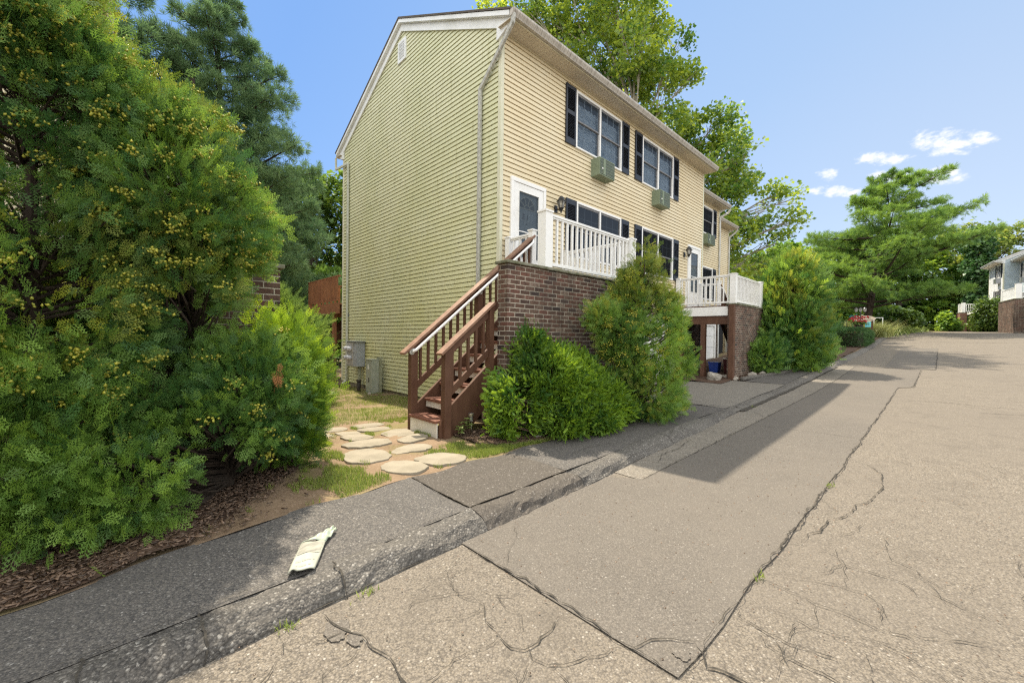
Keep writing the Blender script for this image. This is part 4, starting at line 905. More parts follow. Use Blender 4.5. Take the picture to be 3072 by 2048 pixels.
def porch(tf, lab, n_end=7.6, treads=12, first=0, rx0=0., brick='brick', group='porches with white railings', wall_bottom=-1.7, zb=0.):
    """authored in the corner unit's own coordinates, then mapped by tf"""
    W_ = Thing('brick_wing_wall', lab[0], 'brick wall', (5.8, 4.39, -1.4), 'brick wing walls beside the steps', tf)
    m = W_.mb(); m.box(3.995, n_end, 4.291, 4.49, wall_bottom, 1.062); W_.part('masonry', m, brick)
    cp = W_.mb(); xs = [3.955, 4.78, 5.72, 6.65, n_end + .03]
    for a, c in zip(xs, xs[1:]): cp.box(a + .002, c - .002, 4.25, 4.53, 1.063 + .004 * math.sin(a * 9), 1.103)
    W_.part('cap', cp, 'cap_stone', bevel=.008)
    P = Thing('porch', lab[1], 'porch', (6.6, 5.3, -1.3), group, tf); e = n_end - .05
    f = P.mb()
    y = 4.54
    while y < 6.14: f.box(5.62, e, y, y + .135, 1.02, 1.052); y += .14
    P.part('deck_floor', f, 'brown_stain')
    fa = P.mb(); fa.box(e - .035, e, 4.50, 6.15, .74, 1.018); P.part('fascia', fa, 'white_trim'); fa = P.mb(); fa.box(5.62, 5.655, 4.54, 6.15, .78, 1.018); P.part('fascia', fa, 'white_trim'); fa = P.mb(); fa.box(5.66, e - .04, 4.50, 4.535, .78, 1.018); P.part('fascia', fa, 'white_trim')
    bm_ = P.mb(); bm_.box(e - .22, e - .06, 4.51, 6.12, .48, .735); P.part('beam', bm_, 'brown_stain'); bm_ = P.mb(); bm_.box(6.4, 6.52, 4.54, 6.12, .62, .775)
    P.part('beam', bm_, 'brown_stain')
    for (px, py) in ((e - .10, 5.25), (e - .04 + .10, 4.36), (e - .14, 6.0)):
        s = P.mb(); s.box(px - .07, px + .07, py - .07, py + .07, -1.45, .48 if py > 4.5 else 1.06); P.part('support_post', s, 'brown_stain', bevel=.006)
    post(P, 4.892, 4.385, .165, 1.104, 2.03); post(P, e - .09, 4.385, .165, 1.104, 2.03); post(P, e - .07, 6.08, .11, 1.052, 2.03); post(P, 5.67, 6.06, .11, 1.052, 2.03); post(P, 5.69, 5.43, .11, 1.052, 2.07)
    railing(P, (4.975, 4.385), (e - .175, 4.385), 1.15, 1.985); railing(P, (e - .08, 4.47), (e - .08, 6.02), 1.12, 1.985); railing(P, (5.68, 5.49), (5.68, 6.0), 1.12, 1.985)
    St = Thing('porch_stairs', lab[2], 'stairs', (3.1, 5.0, -1.37), 'brown wooden porch stairs', tf)
    rise, run, zt0, xt0 = .2145, .2632, -1.138, 3.07
    for k in range(first, treads - 2):
        z, x = zt0 + rise * k, xt0 + run * k
        if z > 1.0: break
        t = St.mb(); t.box(x - .02, x + .135, 4.665, 5.365, z - .038, z); t.box(x + .142, x + .285, 4.665, 5.365, z - .038, z); St.part('tread', t, 'tread_brown', bevel=.004)
        r = St.mb(); zl = z - rise + .085 if k else -1.40; r.box(x + .008, x + .026, 4.672, 5.358, zl, z - .04); St.part('riser', r, 'riser_white')
    zs = lambda x: zt0 + (x - xt0) / run * rise        # nosing line
    for yy in (4.635, 5.40):
        s = St.mb(); xa = 3.10 + rx0; s.prism([(xa, -1.45), (xa, zs(xa) - .08), (xa + .06, zs(xa + .06) + .03), (5.62, zs(5.62) + .03), (5.62, zs(5.62) - .34), (xa + .35, -1.45)], 'y', yy - .022, yy + .022); St.part('stringer', s, 'brown_stain')
    hz_ = lambda x: -.263 + (x - 2.97) * .804
    for yy, x_end, top in ((5.42, 5.70, True), (4.605, 3.99, False)):
        h = St.mb(); x0 = (2.97 if top else 3.065) + rx0; o = 0 if top else -.055
        h.bar((x0, yy, hz_(x0) + o), (x_end, yy, hz_(x_end) + o), .14, .038); hr = St.part('handrail', h, 'brown_rail', bevel=.006)
        u = St.mb(); u.bar((x0 + .16, yy, hz_(x0 + .16) + o - .085), (x_end, yy, hz_(x_end) + o - .085), .038, .10); lo = -.66
        u.bar((3.18 + rx0, yy, hz_(3.18 + rx0) + o + lo), (x_end, yy, hz_(x_end) + o + lo), .04, .09); St.part('side_rail', u, 'brown_stain', hr)
        p = St.mb(); px = (3.15 if top else 3.185) + rx0; p.box(px - .055, px + .055, yy - .05, yy + .05, -1.5, hz_(px) + o - .03); St.part('newel', p, 'brown_stain', hr, bevel=.005)
        if top: p = St.mb(); p.box(4.33, 4.44, yy - .05, yy + .05, -1.5, hz_(4.38) - .03); St.part('newel', p, 'brown_stain', hr)
        else: p = St.mb(); p.box(3.90, 3.985, yy - .05, yy + .05, -1.5, hz_(3.95) + o - .03); St.part('newel', p, 'brown_stain', hr)
        x = 3.27 + rx0
        while x < x_end - .06:
            if abs(x - 4.38) > .08 or not top:
                q = St.mb(); q.box(x - .018, x + .018, yy - .018, yy + .018, hz_(x) + o + lo + .02, hz_(x) + o - .10); St.part('baluster', q, 'brown_stain', hr)
            x += .137
        if top:
            g = St.mb(); yg = yy - .105; xg = rx0 + 3.1; g.tube([(xg + .03, yy - .05, hz_(xg + .03) - .065), (xg, yg + .01, hz_(xg) - .07), (xg + .04, yg, hz_(xg + .04) - .075), (4.3, yg, hz_(4.3) - .075), (5.6, yg, hz_(5.6) - .075), (5.66, yg + .06, hz_(5.66) - .06)], .022, 10); gr = St.part('grab_rail', g, 'white_trim', hr, smooth=True)
            f_ = St.mb(); f_.tube([(xg, yy - .045, hz_(xg) - .075), (xg, yy - .06, hz_(xg) - .075)], .042, 12); f_.tube([(4.38, yy - .05, hz_(4.38) - .12), (4.38, yg, hz_(4.38) - .085)], .018, 8); f_.tube([(4.38, yy - .045, hz_(4.38) - .12), (4.38, yy - .062, hz_(4.38) - .12)], .04, 12); St.part('rail_bracket', f_, 'galv', hr)
ident = lambda x, y, z: (x, y, z)
porch(ident, ('dark brick wing wall with mossy stone cap beside the front steps', 'white railed porch at the door marked E1', 'brown wooden stairs with cream risers climbing beside the brick wing wall'))
porch(lambda x, y, z: (20.9 - x, y, z), ('dark brick wing wall behind the rounded arborvitae across the driveway', 'white railed porch on brown posts beyond the driveway', 'open backed stairs seen from below under the second porch'))
porch(lambda x, y, z: (5.285 - x, y + .81, z - .33), ('lichen spotted brick wing wall half hidden by the tall hedge', 'white railed porch hidden behind the tall hedge at left', 'brown stairs descending past the brick pier at left'), first=4, rx0=.85)

# ------------------------------------------------------------------ house utilities by the gable wall
def HZ(x, y): return float(hz(x, y))
A = Thing('electric_meter_box', 'grey electric meter cabinet with four round meters on the gable wall', 'meter box', (5.4, 12.7, -1.0))
m = A.mb(); m.box(5.24, 5.50, 12.36, 13.12, -.97, -.20); A.part('cabinet', m, 'meter', bevel=.01)
m = A.mb(); m.box(5.225, 5.241, 12.60, 13.10, -.93, -.23); A.part('front_panel', m, 'meter_front', bevel=.004)
m = A.mb(); m.box(5.19, 5.50, 12.28, 13.14, -.198, -.182); A.part('rain_hood', m, 'meter')
for yy in (12.76, 12.97):
    for zz in (-.42, -.70):
        g = A.mb(); g.tube([(5.23, yy, zz), (5.19, yy, zz), (5.18, yy, zz), (5.10, yy, zz), (5.085, yy, zz)], [.082, .082, .074, .070, .05], 16); A.part('meter', g, 'meter_glass', smooth=True)
for yy, r in ((12.52, .055), ):
    g = A.mb(); g.tube([(5.40, yy, -.96), (5.40, yy, -1.75)], r, 12); A.part('conduit', g, 'conduit', smooth=True)
A = Thing('utility_pedestal', 'grey green telephone pedestal standing against the gable wall', 'utility pedestal', (5.2, 11.3, -1.62)); z0 = HZ(5.2, 11.3)
m = A.mb(); m.box(5.10, 5.32, 11.02, 11.40, z0 - .1, -.70); A.part('housing', m, 'pedestal', bevel=.012); m = A.mb(); m.box(5.085, 5.33, 11.01, 11.41, -.70, -.675); A.part('lid', m, 'pedestal', bevel=.006)
m = A.mb(); m.box(5.33, 5.42, 11.04, 11.2, z0 - .1, -.62); A.part('backboard', m, 'conduit'); m = A.mb(); m.box(5.094, 5.1005, 11.19, 11.24, -.96, -.84); m.box(5.094, 5.1005, 11.255, 11.268, -.96, -.83); A.part('sticker', m, 'white_trim'); m = A.mb(); m.box(5.085, 5.11, 11.17, 11.20, -1.32, -1.20); A.part('latch', m, 'pipe_dark')
A = Thing('pipe_stub', 'short black capped pipe in the grass before the pedestal', 'pipe', (5.05, 11.75, -1.6)); z0 = HZ(5.05, 11.75)
m = A.mb(); m.tube([(5.05, 11.75, z0 - .1), (5.05, 11.75, -1.34)], .052, 12); A.part('pipe', m, 'pipe_dark', smooth=True); m = A.mb(); m.tube([(5.05, 11.75, -1.345), (5.05, 11.75, -1.30)], .072, 12); A.part('cap', m, 'pipe_dark')

# ------------------------------------------------------------------ rear deck behind the house
A = Thing('wooden_deck', 'brown wooden deck raised behind the gable end', 'deck', (6.5, 15.5, -1.65)); zf = 1.10
m = A.mb(); m.box(5.45, 9.5, 14.28, 17.35, zf - .04, zf); A.part('deck_floor', m, 'deck_stain')
m = A.mb(); m.box(5.40, 5.448, 14.28, 17.40, zf - .36, zf + .02); m.box(5.45, 9.5, 17.352, 17.40, zf - .36, zf + .02); A.part('rim_beam', m, 'deck_stain')
m = A.mb(); m.box(5.40, 5.5, 14.30, 17.42, 2.02, 2.06); m.box(5.43, 5.47, 14.30, 17.40, zf + .14, zf + .20); m.box(5.5, 9.5, 17.34, 17.42, 2.02, 2.06); rl = A.part('rail', m, 'deck_stain')
y = 14.38
while y < 17.35: m = A.mb(); m.box(5.405, 5.43, y, y + .085, zf + .08, 2.01); A.part('picket', m, 'deck_stain', rl); y += .125
x = 5.6
while x < 9.4: m = A.mb(); m.box(x, x + .085, 17.36, 17.385, zf + .08, 2.01); A.part('picket', m, 'deck_stain', rl); x += .16
for px, py, t in ((5.37, 16.1, 2.0), (5.47, 17.36, 2.0), (5.5, 14.9, zf - .3), (5.5, 17.0, zf - .3)):
    m = A.mb(); m.box(px - .06, px + .06, py - .06, py + .06, HZ(px, py) - .1 if t < 1.5 else zf - .45, t); A.part('post', m, 'deck_stain')
A = Thing('wooden_stairs', 'brown open stairs climbing under the rear deck', 'stairs', (5.2, 16.0, -1.65))
for k in range(12):
    m = A.mb(); x = 4.35 + k * .22; z = -1.48 + k * .205; m.box(x, x + .27, 15.5, 16.6, z - .035, z); A.part('tread', m, 'brown_stain')
for yy in (15.46, 16.64):
    m = A.mb(); m.bar((4.25, yy, -1.62), (6.95, yy, .90), .05, .26); A.part('stringer', m, 'brown_stain')
m = A.mb(); m.bar((4.1, 16.66, -.75), (5.4, 16.66, .46), .04, .10); A.part('handrail', m, 'brown_rail')

# ------------------------------------------------------------------ left house behind the hedge
tfl = lambda x, y, z: (x - 10.3, y + 7.0, z - .33)
TL = Thing('townhouse', 'cream townhouse mostly hidden by the tall hedge at far left', 'townhouse', (0, 0, -1.4), 'townhouses stepping along the road', tfl)
wl = [(7.0, 8.6, 1.93, 3.3), (4.0, 6.0, 4.56, 5.94)]
townhouse(TL, 10.06, holes=[(a + .02, c - .02, d + .02, e - .02) for a, c, d, e in wl], gables=(0, 1), gmat='siding_front', detail=False)
for a, c, d, e in wl: window(TL, a, c, d, e, curtain='blind', glass='glass_dark')
b = TL.mb(); b.box(0, 10.06, -.004, .1, -1.9, .97); TL.part('brick_base', b, 'brick')

# ------------------------------------------------------------------ stepping stones
STONES = [('large oval sandstone slab touching the path edge beside the dark asphalt', [(1.94, 3.84), (1.96, 4.01), (2.09, 4.12), (2.24, 4.06), (2.36, 3.89), (2.34, 3.69), (2.19, 3.60), (2.02, 3.68)]),
 ('broad round sandstone slab, largest in the left row', [(1.82, 4.67), (1.99, 4.78), (2.17, 4.75), (2.27, 4.54), (2.24, 4.30), (2.12, 4.20), (1.90, 4.21), (1.76, 4.38)]),
 ('cracked angular sandstone slab nearest the mulch and asphalt corner', [(2.36, 4.03), (2.57, 4.11), (2.77, 4.04), (2.88, 3.78), (2.79, 3.63), (2.63, 3.60), (2.42, 3.66), (2.36, 3.89)]),
 ('curved sandstone slab second in the right row before the stairs', [(2.29, 4.42), (2.44, 4.56), (2.66, 4.60), (2.80, 4.47), (2.79, 4.32), (2.65, 4.24), (2.47, 4.30), (2.33, 4.32)]),
 ('long wavy edged sandstone slab across the middle of the path', [(1.98, 5.10), (2.17, 5.16), (2.40, 5.13), (2.54, 4.99), (2.49, 4.79), (2.31, 4.74), (2.10, 4.83), (1.98, 4.96)]),
 ('pale angular slab left of the bottom step', [(2.61, 5.34), (2.85, 5.51), (3.04, 5.43), (3.03, 5.20), (2.96, 5.05), (2.83, 5.04), (2.64, 5.06)]),
 ('slab right in front of the bottom step, half in stair shadow', [(2.62, 4.89), (2.84, 4.99), (3.01, 4.99), (3.04, 4.83), (2.94, 4.70), (2.67, 4.65), (2.59, 4.77)]),
 ('small oval slab in the left row behind the long wavy one', [(2.15, 5.56), (2.28, 5.62), (2.45, 5.53), (2.49, 5.30), (2.35, 5.22), (2.17, 5.29)]),
 ('squarish slab between the hedge side slab and the thin rear ones', [(2.22, 5.96), (2.33, 5.96), (2.50, 5.85), (2.47, 5.66), (2.29, 5.65), (2.22, 5.70)]),
 ('pointed slab half under the hedge edge', [(1.93, 5.99), (2.08, 6.05), (2.16, 5.94), (2.15, 5.69), (1.99, 5.68), (1.89, 5.76)]),
 ('thin curved slab on the lawn, second from the back at right', [(2.55, 5.96), (2.78, 5.96), (2.97, 5.84), (2.99, 5.69), (2.70, 5.68), (2.53, 5.82)]),
 ('farthest slab toward the house on the lawn', [(2.59, 6.33), (2.83, 6.38), (3.06, 6.28), (3.06, 6.13), (2.84, 6.08), (2.61, 6.15)]),
 ('smooth slab at the hedge side, rearmost of the left row', [(2.18, 6.41), (2.36, 6.43), (2.51, 6.36), (2.50, 6.18), (2.34, 6.10), (2.14, 6.18)])]
for lab, pl in STONES:
    n = len(pl); P = []
    for i in range(n):                               # rounded and slightly ragged outline
        p0, p1, p2, p3 = (Vector(pl[(i + k - 1) % n]) for k in range(4))
        for t in (0, .25, .5, .75):
            q = .5 * ((2 * p1) + (p2 - p0) * t + (2 * p0 - 5 * p1 + 4 * p2 - p3) * t * t + (3 * p1 - p0 - 3 * p2 + p3) * t ** 3); l_ = p1.lerp(p2, t); q = q * .45 + l_ * .55; P.append((q.x + random.gauss(0, .007), q.y + random.gauss(0, .007)))
    cx = sum(p[0] for p in P) / len(P); cy = sum(p[1] for p in P) / len(P); zt = HZ(cx, cy) + random.uniform(.014, .024)
    tl = (random.gauss(0, .008), random.gauss(0, .008)); zz = lambda x, y: zt + tl[0] * (x - cx) + tl[1] * (y - cy); N = len(P); mm = MB((cx, cy, zt))
    mm.add([(x, y, zz(x, y) - .06) for x, y in P] + [(x, y, zz(x, y) - .003) for x, y in P] + [(cx + (x - cx) * .988, cy + (y - cy) * .988, zz(x, y)) for x, y in P], [tuple(range(2 * N, 3 * N))] + [(i, (i + 1) % N, (i + 1) % N + N, i + N) for i in range(N)] + [(N + i, N + (i + 1) % N, (i + 1) % N + 2 * N, i + 2 * N) for i in range(N)])
    o = mm.build('stepping_stone', 'flag'); o.location = (cx, cy, zt); tag(o, lab, 'stepping stone', 'sandstone stepping stones')

# ------------------------------------------------------------------ small things
def solar(x, y, h, tilt, label):
    z = HZ(x, y); A = Thing('solar_light', label, 'garden light', (x, y, z), 'solar garden lights'); t = Vector(tilt); at = lambda k: (x + t.x * k, y + t.y * k, z + h * k)
    m = A.mb(); m.tube([(x, y, z - .05), at(.62)], .0075, 8); A.part('stake', m, 'steel', smooth=True)
    m = A.mb(); m.tube([at(.58), at(.62), at(.84), at(.86)], [.012, .024, .026, .02], 12); A.part('lens', m, 'lamp_glass')
    m = A.mb(); m.tube([at(.84), at(.86), at(.985), at(1.0)], [.030, .040, .042, .038], 14); A.part('cap', m, 'steel'); m = A.mb(); m.tube([at(1.0), at(1.008)], .030, 14); A.part('solar_panel', m, 'solar')
solar(3.60, 4.56, .30, (-.02, .01, 0), 'steel solar light leaning alone beside the stair stringer')
solar(3.96, 4.60, .30, (-.01, 0, 0), 'rear one of the paired steel solar lights near the shrub')
solar(3.80, 4.42, .31, (0, 0, 0), 'front one of the paired steel solar lights near the shrub')
def bedplant(x, y, h, n, label, dry=0):
    z = HZ(x, y) + .02; A = Thing('bedding_plant', label, 'plant', (x, y, z), 'variegated plants in the mulch'); m = A.mb(); P = []; D = []; N = []; tn = []
    for k in range(n):
        a = random.uniform(0, 6.28); r = random.uniform(.01, .09); hh = h * random.uniform(.45, 1); tip = Vector((x + r * math.cos(a), y + r * math.sin(a), z + hh)); m.tube([(x + r * .4 * math.cos(a), y + r * .4 * math.sin(a), z - .01), tuple(tip)], .0035, 5)
        for L in ((1., .75) if hh > .08 else (1.,)):
            c = Vector((x, y, z)).lerp(tip, L)
            for j in range(7):
                t = a + j * .9; d = (math.cos(t), math.sin(t), random.uniform(-.1, .35)); P.append(c); D.append(d); N.append((0, 0, 1)); tn.append(random.uniform(.1, 1))
    A.part('stem', m, 'twig'); T, F = quads_from([kite((0, 0, 0), (1, 0, -.15), .24, .05)]); D = np.array(D); n_ = len(P)
    bulk('foliage', T, F, np.array(P), frames(D, np.array(N) + rng.normal(size=(n_, 3)) * .2, rng.uniform(.04, .062, n_)), np.array(tn), 'variegated', A.root, A.loc)
    if dry:
        u = rand_unit(dry); Pd = np.array([x, y, z + .03]) + u * [.08, .08, .025]; bulk('dry_leaves', T, F, Pd, frames(u + [0, 0, -.3], rand_unit(dry), rng.uniform(.035, .06, dry)), np.ones(dry), 'chip', A.root, A.loc)
bedplant(3.47, 4.50, .24, 7, 'leggy variegated plant right at the stair post, with dry leaves below', 16)
bedplant(3.33, 4.47, .14, 4, 'tiny variegated sprig at the foot of the right stair post')
bedplant(3.72, 4.30, .23, 5, 'variegated plant between the solar lights with dry stalks', 10)
bedplant(3.83, 4.03, .17, 12, 'low bushy variegated plant at the front edge of the spreading yew')
bedplant(4.15, 4.75, .2, 5, 'dark leaved sprig in shade under the stairs')
# bag with a newspaper on the sidewalk
bz = lambda x, y: HZ(x, y) + .018
def sheet(pts, faces, name, mat, parent, org): mm = MB(org); mm.add(pts, faces); return mm.build(name, mat, parent, smooth=True)
bl, br, tr_, tl_ = np.array((.695, 2.575)), np.array((.835, 2.535)), np.array((.995, 2.815)), np.array((.858, 2.885)); tip = np.array((1.10, 2.965))
A = Thing('newspaper', 'folded newspaper in a pale green plastic bag lying on the sidewalk', 'newspaper', (.85, 2.72, bz(.85, 2.72)))
nu, nv = 14, 20; V = []
for j in range(nv + 1):
    for i in range(nu + 1):
        u, v = i / nu, j / nv; p = (bl * (1 - u) + br * u) * (1 - v) + (tl_ * (1 - u) + tr_ * u) * v
        V.append((p[0], p[1], bz(*p) + .004 + .014 * math.sin(math.pi * u) ** .6 + .003 * math.sin(u * 9 + v * 6) + (.014 * (1 - v * 6) * (u < .35) * math.sin(math.pi * u / .35) if v < .16 else 0)))
F = [(j * (nu + 1) + i, j * (nu + 1) + i + 1, (j + 1) * (nu + 1) + i + 1, (j + 1) * (nu + 1) + i) for j in range(nv) for i in range(nu)]
q = MB(A.loc); q.add(V, F); o = q.build('paper', 'paper', A.root, smooth=True); md = o.modifiers.new('thick', 'SOLIDIFY'); md.thickness = .006
lo, hi = int(nv * .56), int(nv * .95); q = MB(A.loc); q.add([(x, y, z + .0025) for x, y, z in V[lo * (nu + 1):(hi + 1) * (nu + 1)]], [(j * (nu + 1) + i, j * (nu + 1) + i + 1, (j + 1) * (nu + 1) + i + 1, (j + 1) * (nu + 1) + i) for j in range(hi - lo) for i in range(1, nu - 1)]); q.build('printed_photo', 'print', A.root, smooth=True)
q = MB(A.loc)                                        # pale, unreadable lines of print
for v0, segs in ((.10, ((.18, .30), (.36, .62), (.70, .80))), (.27, ((.15, .34), (.40, .72), (.80, .84)))):
    for a, c in segs:
        u = a
        while u < c:
            P4 = []
            for uu, vv in ((u, v0), (u + .018, v0), (u + .018, v0 + .035 * random.uniform(.7, 1.2)), (u, v0 + .03)):
                p = (bl * (1 - uu) + br * uu) * (1 - vv) + (tl_ * (1 - uu) + tr_ * uu) * vv; P4.append((p[0], p[1], bz(*p) + .010 + .014 * math.sin(math.pi * uu) ** .6))
            q.add(P4, [(0, 1, 2, 3)]); u += .034
q.build('print_lines', 'ink', A.root)
V = []; nu2, nv2 = 14, 14
for j in range(nv2 + 1):
    for i in range(nu2 + 1):
        u, v = i / nu2, j / nv2; w_ = (1 - v) ** .75; l = tl_ * (1 - v) + (tip - [.015, -.005]) * v; r_ = tr_ * (1 - v) + (tip + [.012, -.03]) * v; p = l * (1 - u) + r_ * u
        V.append((p[0], p[1], bz(*p) + .006 + .018 * math.sin(math.pi * u) ** .7 * (1 - .3 * v) + .007 * math.sin(u * 14 + v * 9) * (.3 + v) + .006 * math.sin(u * 5 - v * 13)))
F = [(j * (nu2 + 1) + i, j * (nu2 + 1) + i + 1, (j + 1) * (nu2 + 1) + i + 1, (j + 1) * (nu2 + 1) + i) for j in range(nv2) for i in range(nu2)]
q = MB(A.loc); q.add(V, F); o = q.build('bag', 'bag', A.root, smooth=True); md = o.modifiers.new('thick', 'SOLIDIFY'); md.thickness = .003
def rock(x, y, s, label, seed):
    r = np.random.default_rng(seed); import bmesh
    bm = bmesh.new(); bmesh.ops.create_icosphere(bm, subdivisions=3, radius=1); k = r.normal(size=(9, 3)); k /= np.linalg.norm(k, axis=1, keepdims=True)
    for v in bm.verts:
        c = np.array(v.co); d = min(1., min((.62 + .12 * i / 9) / max(1e-3, c @ kk) if c @ kk > .05 else 9 for i, kk in enumerate(k))); v.co = Vector(c * d * np.array(s) * (1 + .04 * r.normal()))
    me = bpy.data.meshes.new('rock'); bm.to_mesh(me); bm.free(); me.materials.append(MT['rock']); o = bpy.data.objects.new('rock', me); COL.objects.link(o); o.location = (x, y, HZ(x, y) + s[2] * .35); o.rotation_euler = (0, 0, seed); tag(o, label, 'rock', 'stones along the driveway bed')
rock(12.95, 4.75, (.34, .24, .22), 'large pale boulder beside the brown porch posts', 3); rock(13.55, 4.55, (.45, .22, .12), 'flat stone slab between the boulder and the brick wall', 4)
rock(14.1, 4.02, (.14, .11, .13), 'upright small stone at the foot of the second brick wall', 5); rock(14.75, 3.93, (.16, .10, .10), 'pale rounded stone in the mulch, right of the upright one', 6); rock(15.3, 3.80, (.16, .07, .05), 'small thin stone in the mulch', 8); rock(16.75, 3.52, (.36, .12, .07), 'long flat stone on the bed kerb', 7); rock(4.12, 3.80, (.07, .06, .05), 'small dirty stone under the front of the yew', 9); rock(5.0, 10.95, (.07, .05, .05), 'white pebble sized stone beside the pedestal', 10)
A = Thing('storage_bin', 'blue plastic bin standing under the second porch', 'bin', (14.3, 5.2, HZ(14.3, 5.2) + .05)); z = A.loc[2]
m = A.mb(); m.add([(14.3 + a * (.12 + .03 * k), 5.2 + b_ * (.13 + .03 * k), z + .32 * k) for k in (0, 1) for a, b_ in ((-1, -1), (1, -1), (1, 1), (-1, 1))], [(3, 2, 1, 0), (0, 1, 5, 4), (1, 2, 6, 5), (2, 3, 7, 6), (3, 0, 4, 7)]); A.part('tub', m, 'blue', bevel=.02); m = A.mb(); m.box(14.14, 14.46, 5.03, 5.37, z + .32, z + .35); A.part('rim', m, 'blue', bevel=.012)
A = Thing('storage_bin', 'dark red plastic bin beside the blue one under the porch', 'bin', (14.35, 4.72, HZ(14.3, 4.7) + .05)); z = A.loc[2]
m = A.mb(); m.add([(14.4 + a * (.17 + .03 * k), 4.72 + b_ * (.17 + .03 * k), z + .46 * k) for k in (0, 1) for a, b_ in ((-1, -1), (1, -1), (1, 1), (-1, 1))], [(3, 2, 1, 0), (0, 1, 5, 4), (1, 2, 6, 5), (2, 3, 7, 6), (3, 0, 4, 7)]); A.part('tub', m, 'red_bin', bevel=.02); m = A.mb(); m.box(14.18, 14.62, 4.5, 4.94, z + .46, z + .49); A.part('lid', m, 'riser_white', bevel=.01)

# ------------------------------------------------------------------ sign, lamps and basket at the far bed
def text(body, size, loc, rot, mat, parent, name, org):
    c = bpy.data.curves.new(name, 'FONT'); c.body = body; c.size = size; c.align_x = 'CENTER'; c.align_y = 'CENTER'; c.extrude = .004; t_ = bpy.data.objects.new('tmp', c); COL.objects.link(t_); bpy.context.view_layer.update(); me = bpy.data.meshes.new_from_object(t_.evaluated_get(bpy.context.evaluated_depsgraph_get())); bpy.data.objects.remove(t_); me.materials.clear(); me.materials.append(MT[mat]); o = bpy.data.objects.new(name, me); COL.objects.link(o); o.parent = parent; o.location = Vector(loc) - Vector(org); o.rotation_euler = rot; return o
sx, sy, sz = 34.0, 3.45, 1.43; dv = Vector((-sx, -sy, 0)).normalized(); side = Vector((0, 0, 1)).cross(dv)
A = Thing('community_sign', 'cream oval OAK HILL sign behind the hanging flowers', 'sign', (sx, sy, zr(sx) + .1)); m = A.mb(); n = 40
P = [Vector((sx, sy, sz)) + side * .58 * math.cos(2 * math.pi * k / n) + Vector((0, 0, .20 * math.sin(2 * math.pi * k / n))) for k in range(n)]
m.add([tuple(p + dv * .02) for p in P] + [tuple(p - dv * .02) for p in P], [tuple(range(n)), tuple(range(2 * n - 1, n - 1, -1))] + [(i, (i + 1) % n, (i + 1) % n + n, i + n) for i in range(n)]); A.part('panel', m, 'sign')
m = A.mb()
for s_ in (-.42, .42): m = A.mb(); p = Vector((sx, sy, 0)) + side * s_ - dv * .06; m.box(p.x - .04, p.x + .04, p.y - .04, p.y + .04, zr(sx), sz + .05); A.part('post', m, 'brown_stain')
ry = math.atan2(side.y, side.x)
for tx, ss, dz in (('OAK HILL', .17, .07), ('CONDOMINIUMS', .115, -.075)): text(tx, ss, tuple(Vector((sx, sy, sz + dz)) + dv * .025), (math.pi / 2, 0, ry), 'sign_green', A.root, 'lettering', A.loc)
A = Thing('lamp_post', 'black post with three clear glass lanterns behind the box hedge', 'lamp post', (32.6, 3.45, zr(32.6) + .1)); lx, ly, lz = A.loc
m = A.mb(); m.tube([(lx, ly, lz - .1), (lx, ly, 1.98)], .025, 8); m.bar((lx - side.x * .2, ly - side.y * .2, 1.98), (lx + side.x * .2, ly + side.y * .2, 1.98), .03, .03); A.part('pole', m, 'black_metal')
for s_ in (-.2, 0, .2):
    g = A.mb(); g.tube_prof([(.05, 1.80), (.09, 1.98)], (lx + side.x * s_, ly + side.y * s_, 0), 8); A.part('shade', g, 'lamp_glass'); g = A.mb(); g.tube_prof([(.10, 1.985), (.02, 2.06)], (lx + side.x * s_, ly + side.y * s_, 0), 8); A.part('cap', g, 'black_metal')
fx, fy, fz = 29.6, 3.18, .70
A = Thing('plant_stand', 'thin black hooked stand rising from the box hedge', 'plant stand', (fx + .1, fy + .55, zr(29.6))); m = A.mb(); m.tube([(fx + .1, fy + .55, zr(29.6)), (fx + .1, fy + .55, 1.2), (fx + .06, fy + .35, 1.42), (fx, fy, 1.25), (fx, fy, .95)], .012, 6); m.build('hook_stand', 'black_metal', A.root)
A = Thing('flower_basket', 'dark hanging pot spilling red geraniums over the box hedge', 'flower pot', (fx, fy, fz)); m = A.mb(); m.tube_prof([(.11, 0), (.15, .03), (.175, .2), (.185, .21)], (fx, fy, fz), 16); A.part('pot', m, 'pot')
n = 420; u = rand_unit(n); u[:, 2] = abs(u[:, 2]) * .7 - .1; P = np.array([fx, fy, fz + .24]) + u * rng.uniform(.2, 1, (n, 1)) * [.42, .42, .34]; T, F = quads_from([kite((0, 0, 0), (1, 0, -.1), .4)]); bulk('foliage', T, F, P, frames(u + rng.normal(size=(n, 3)) * .4, rand_unit(n), rng.uniform(.05, .09, n)), rng.uniform(0, 1, n), 'shrub', A.root, A.loc)
n = 260; u = rand_unit(n); u[:, 2] = abs(u[:, 2]) * .8; cl = rng.integers(0, 11, n); cc = rand_unit(11) * [.48, .48, .16] + [fx, fy, fz + .48]; P = cc[cl] + u * .07; bulk('blossoms', T, F, P, frames(u, rand_unit(n), rng.uniform(.06, .10, n)), rng.uniform(0, 1, n), 'petal', A.root, A.loc)
A = Thing('turquoise_board', 'small turquoise board below the oval sign', 'board', (31.5, 2.98, .3)); m = A.mb(); m.box(31.5, 31.53, 2.86, 3.12, .84, 1.14); A.part('panel', m, 'turq', bevel=.01); m = A.mb(); m.box(31.505, 31.525, 2.98, 3.0, -.3, .84); A.part('stake', m, 'brown_stain')
m = MB((30.9, 3.6, 1.4)); P = [(-.20, .02), (-.08, .10), (.04, .06), (.2, .16), (.1, -.04), (-.05, -.09)]
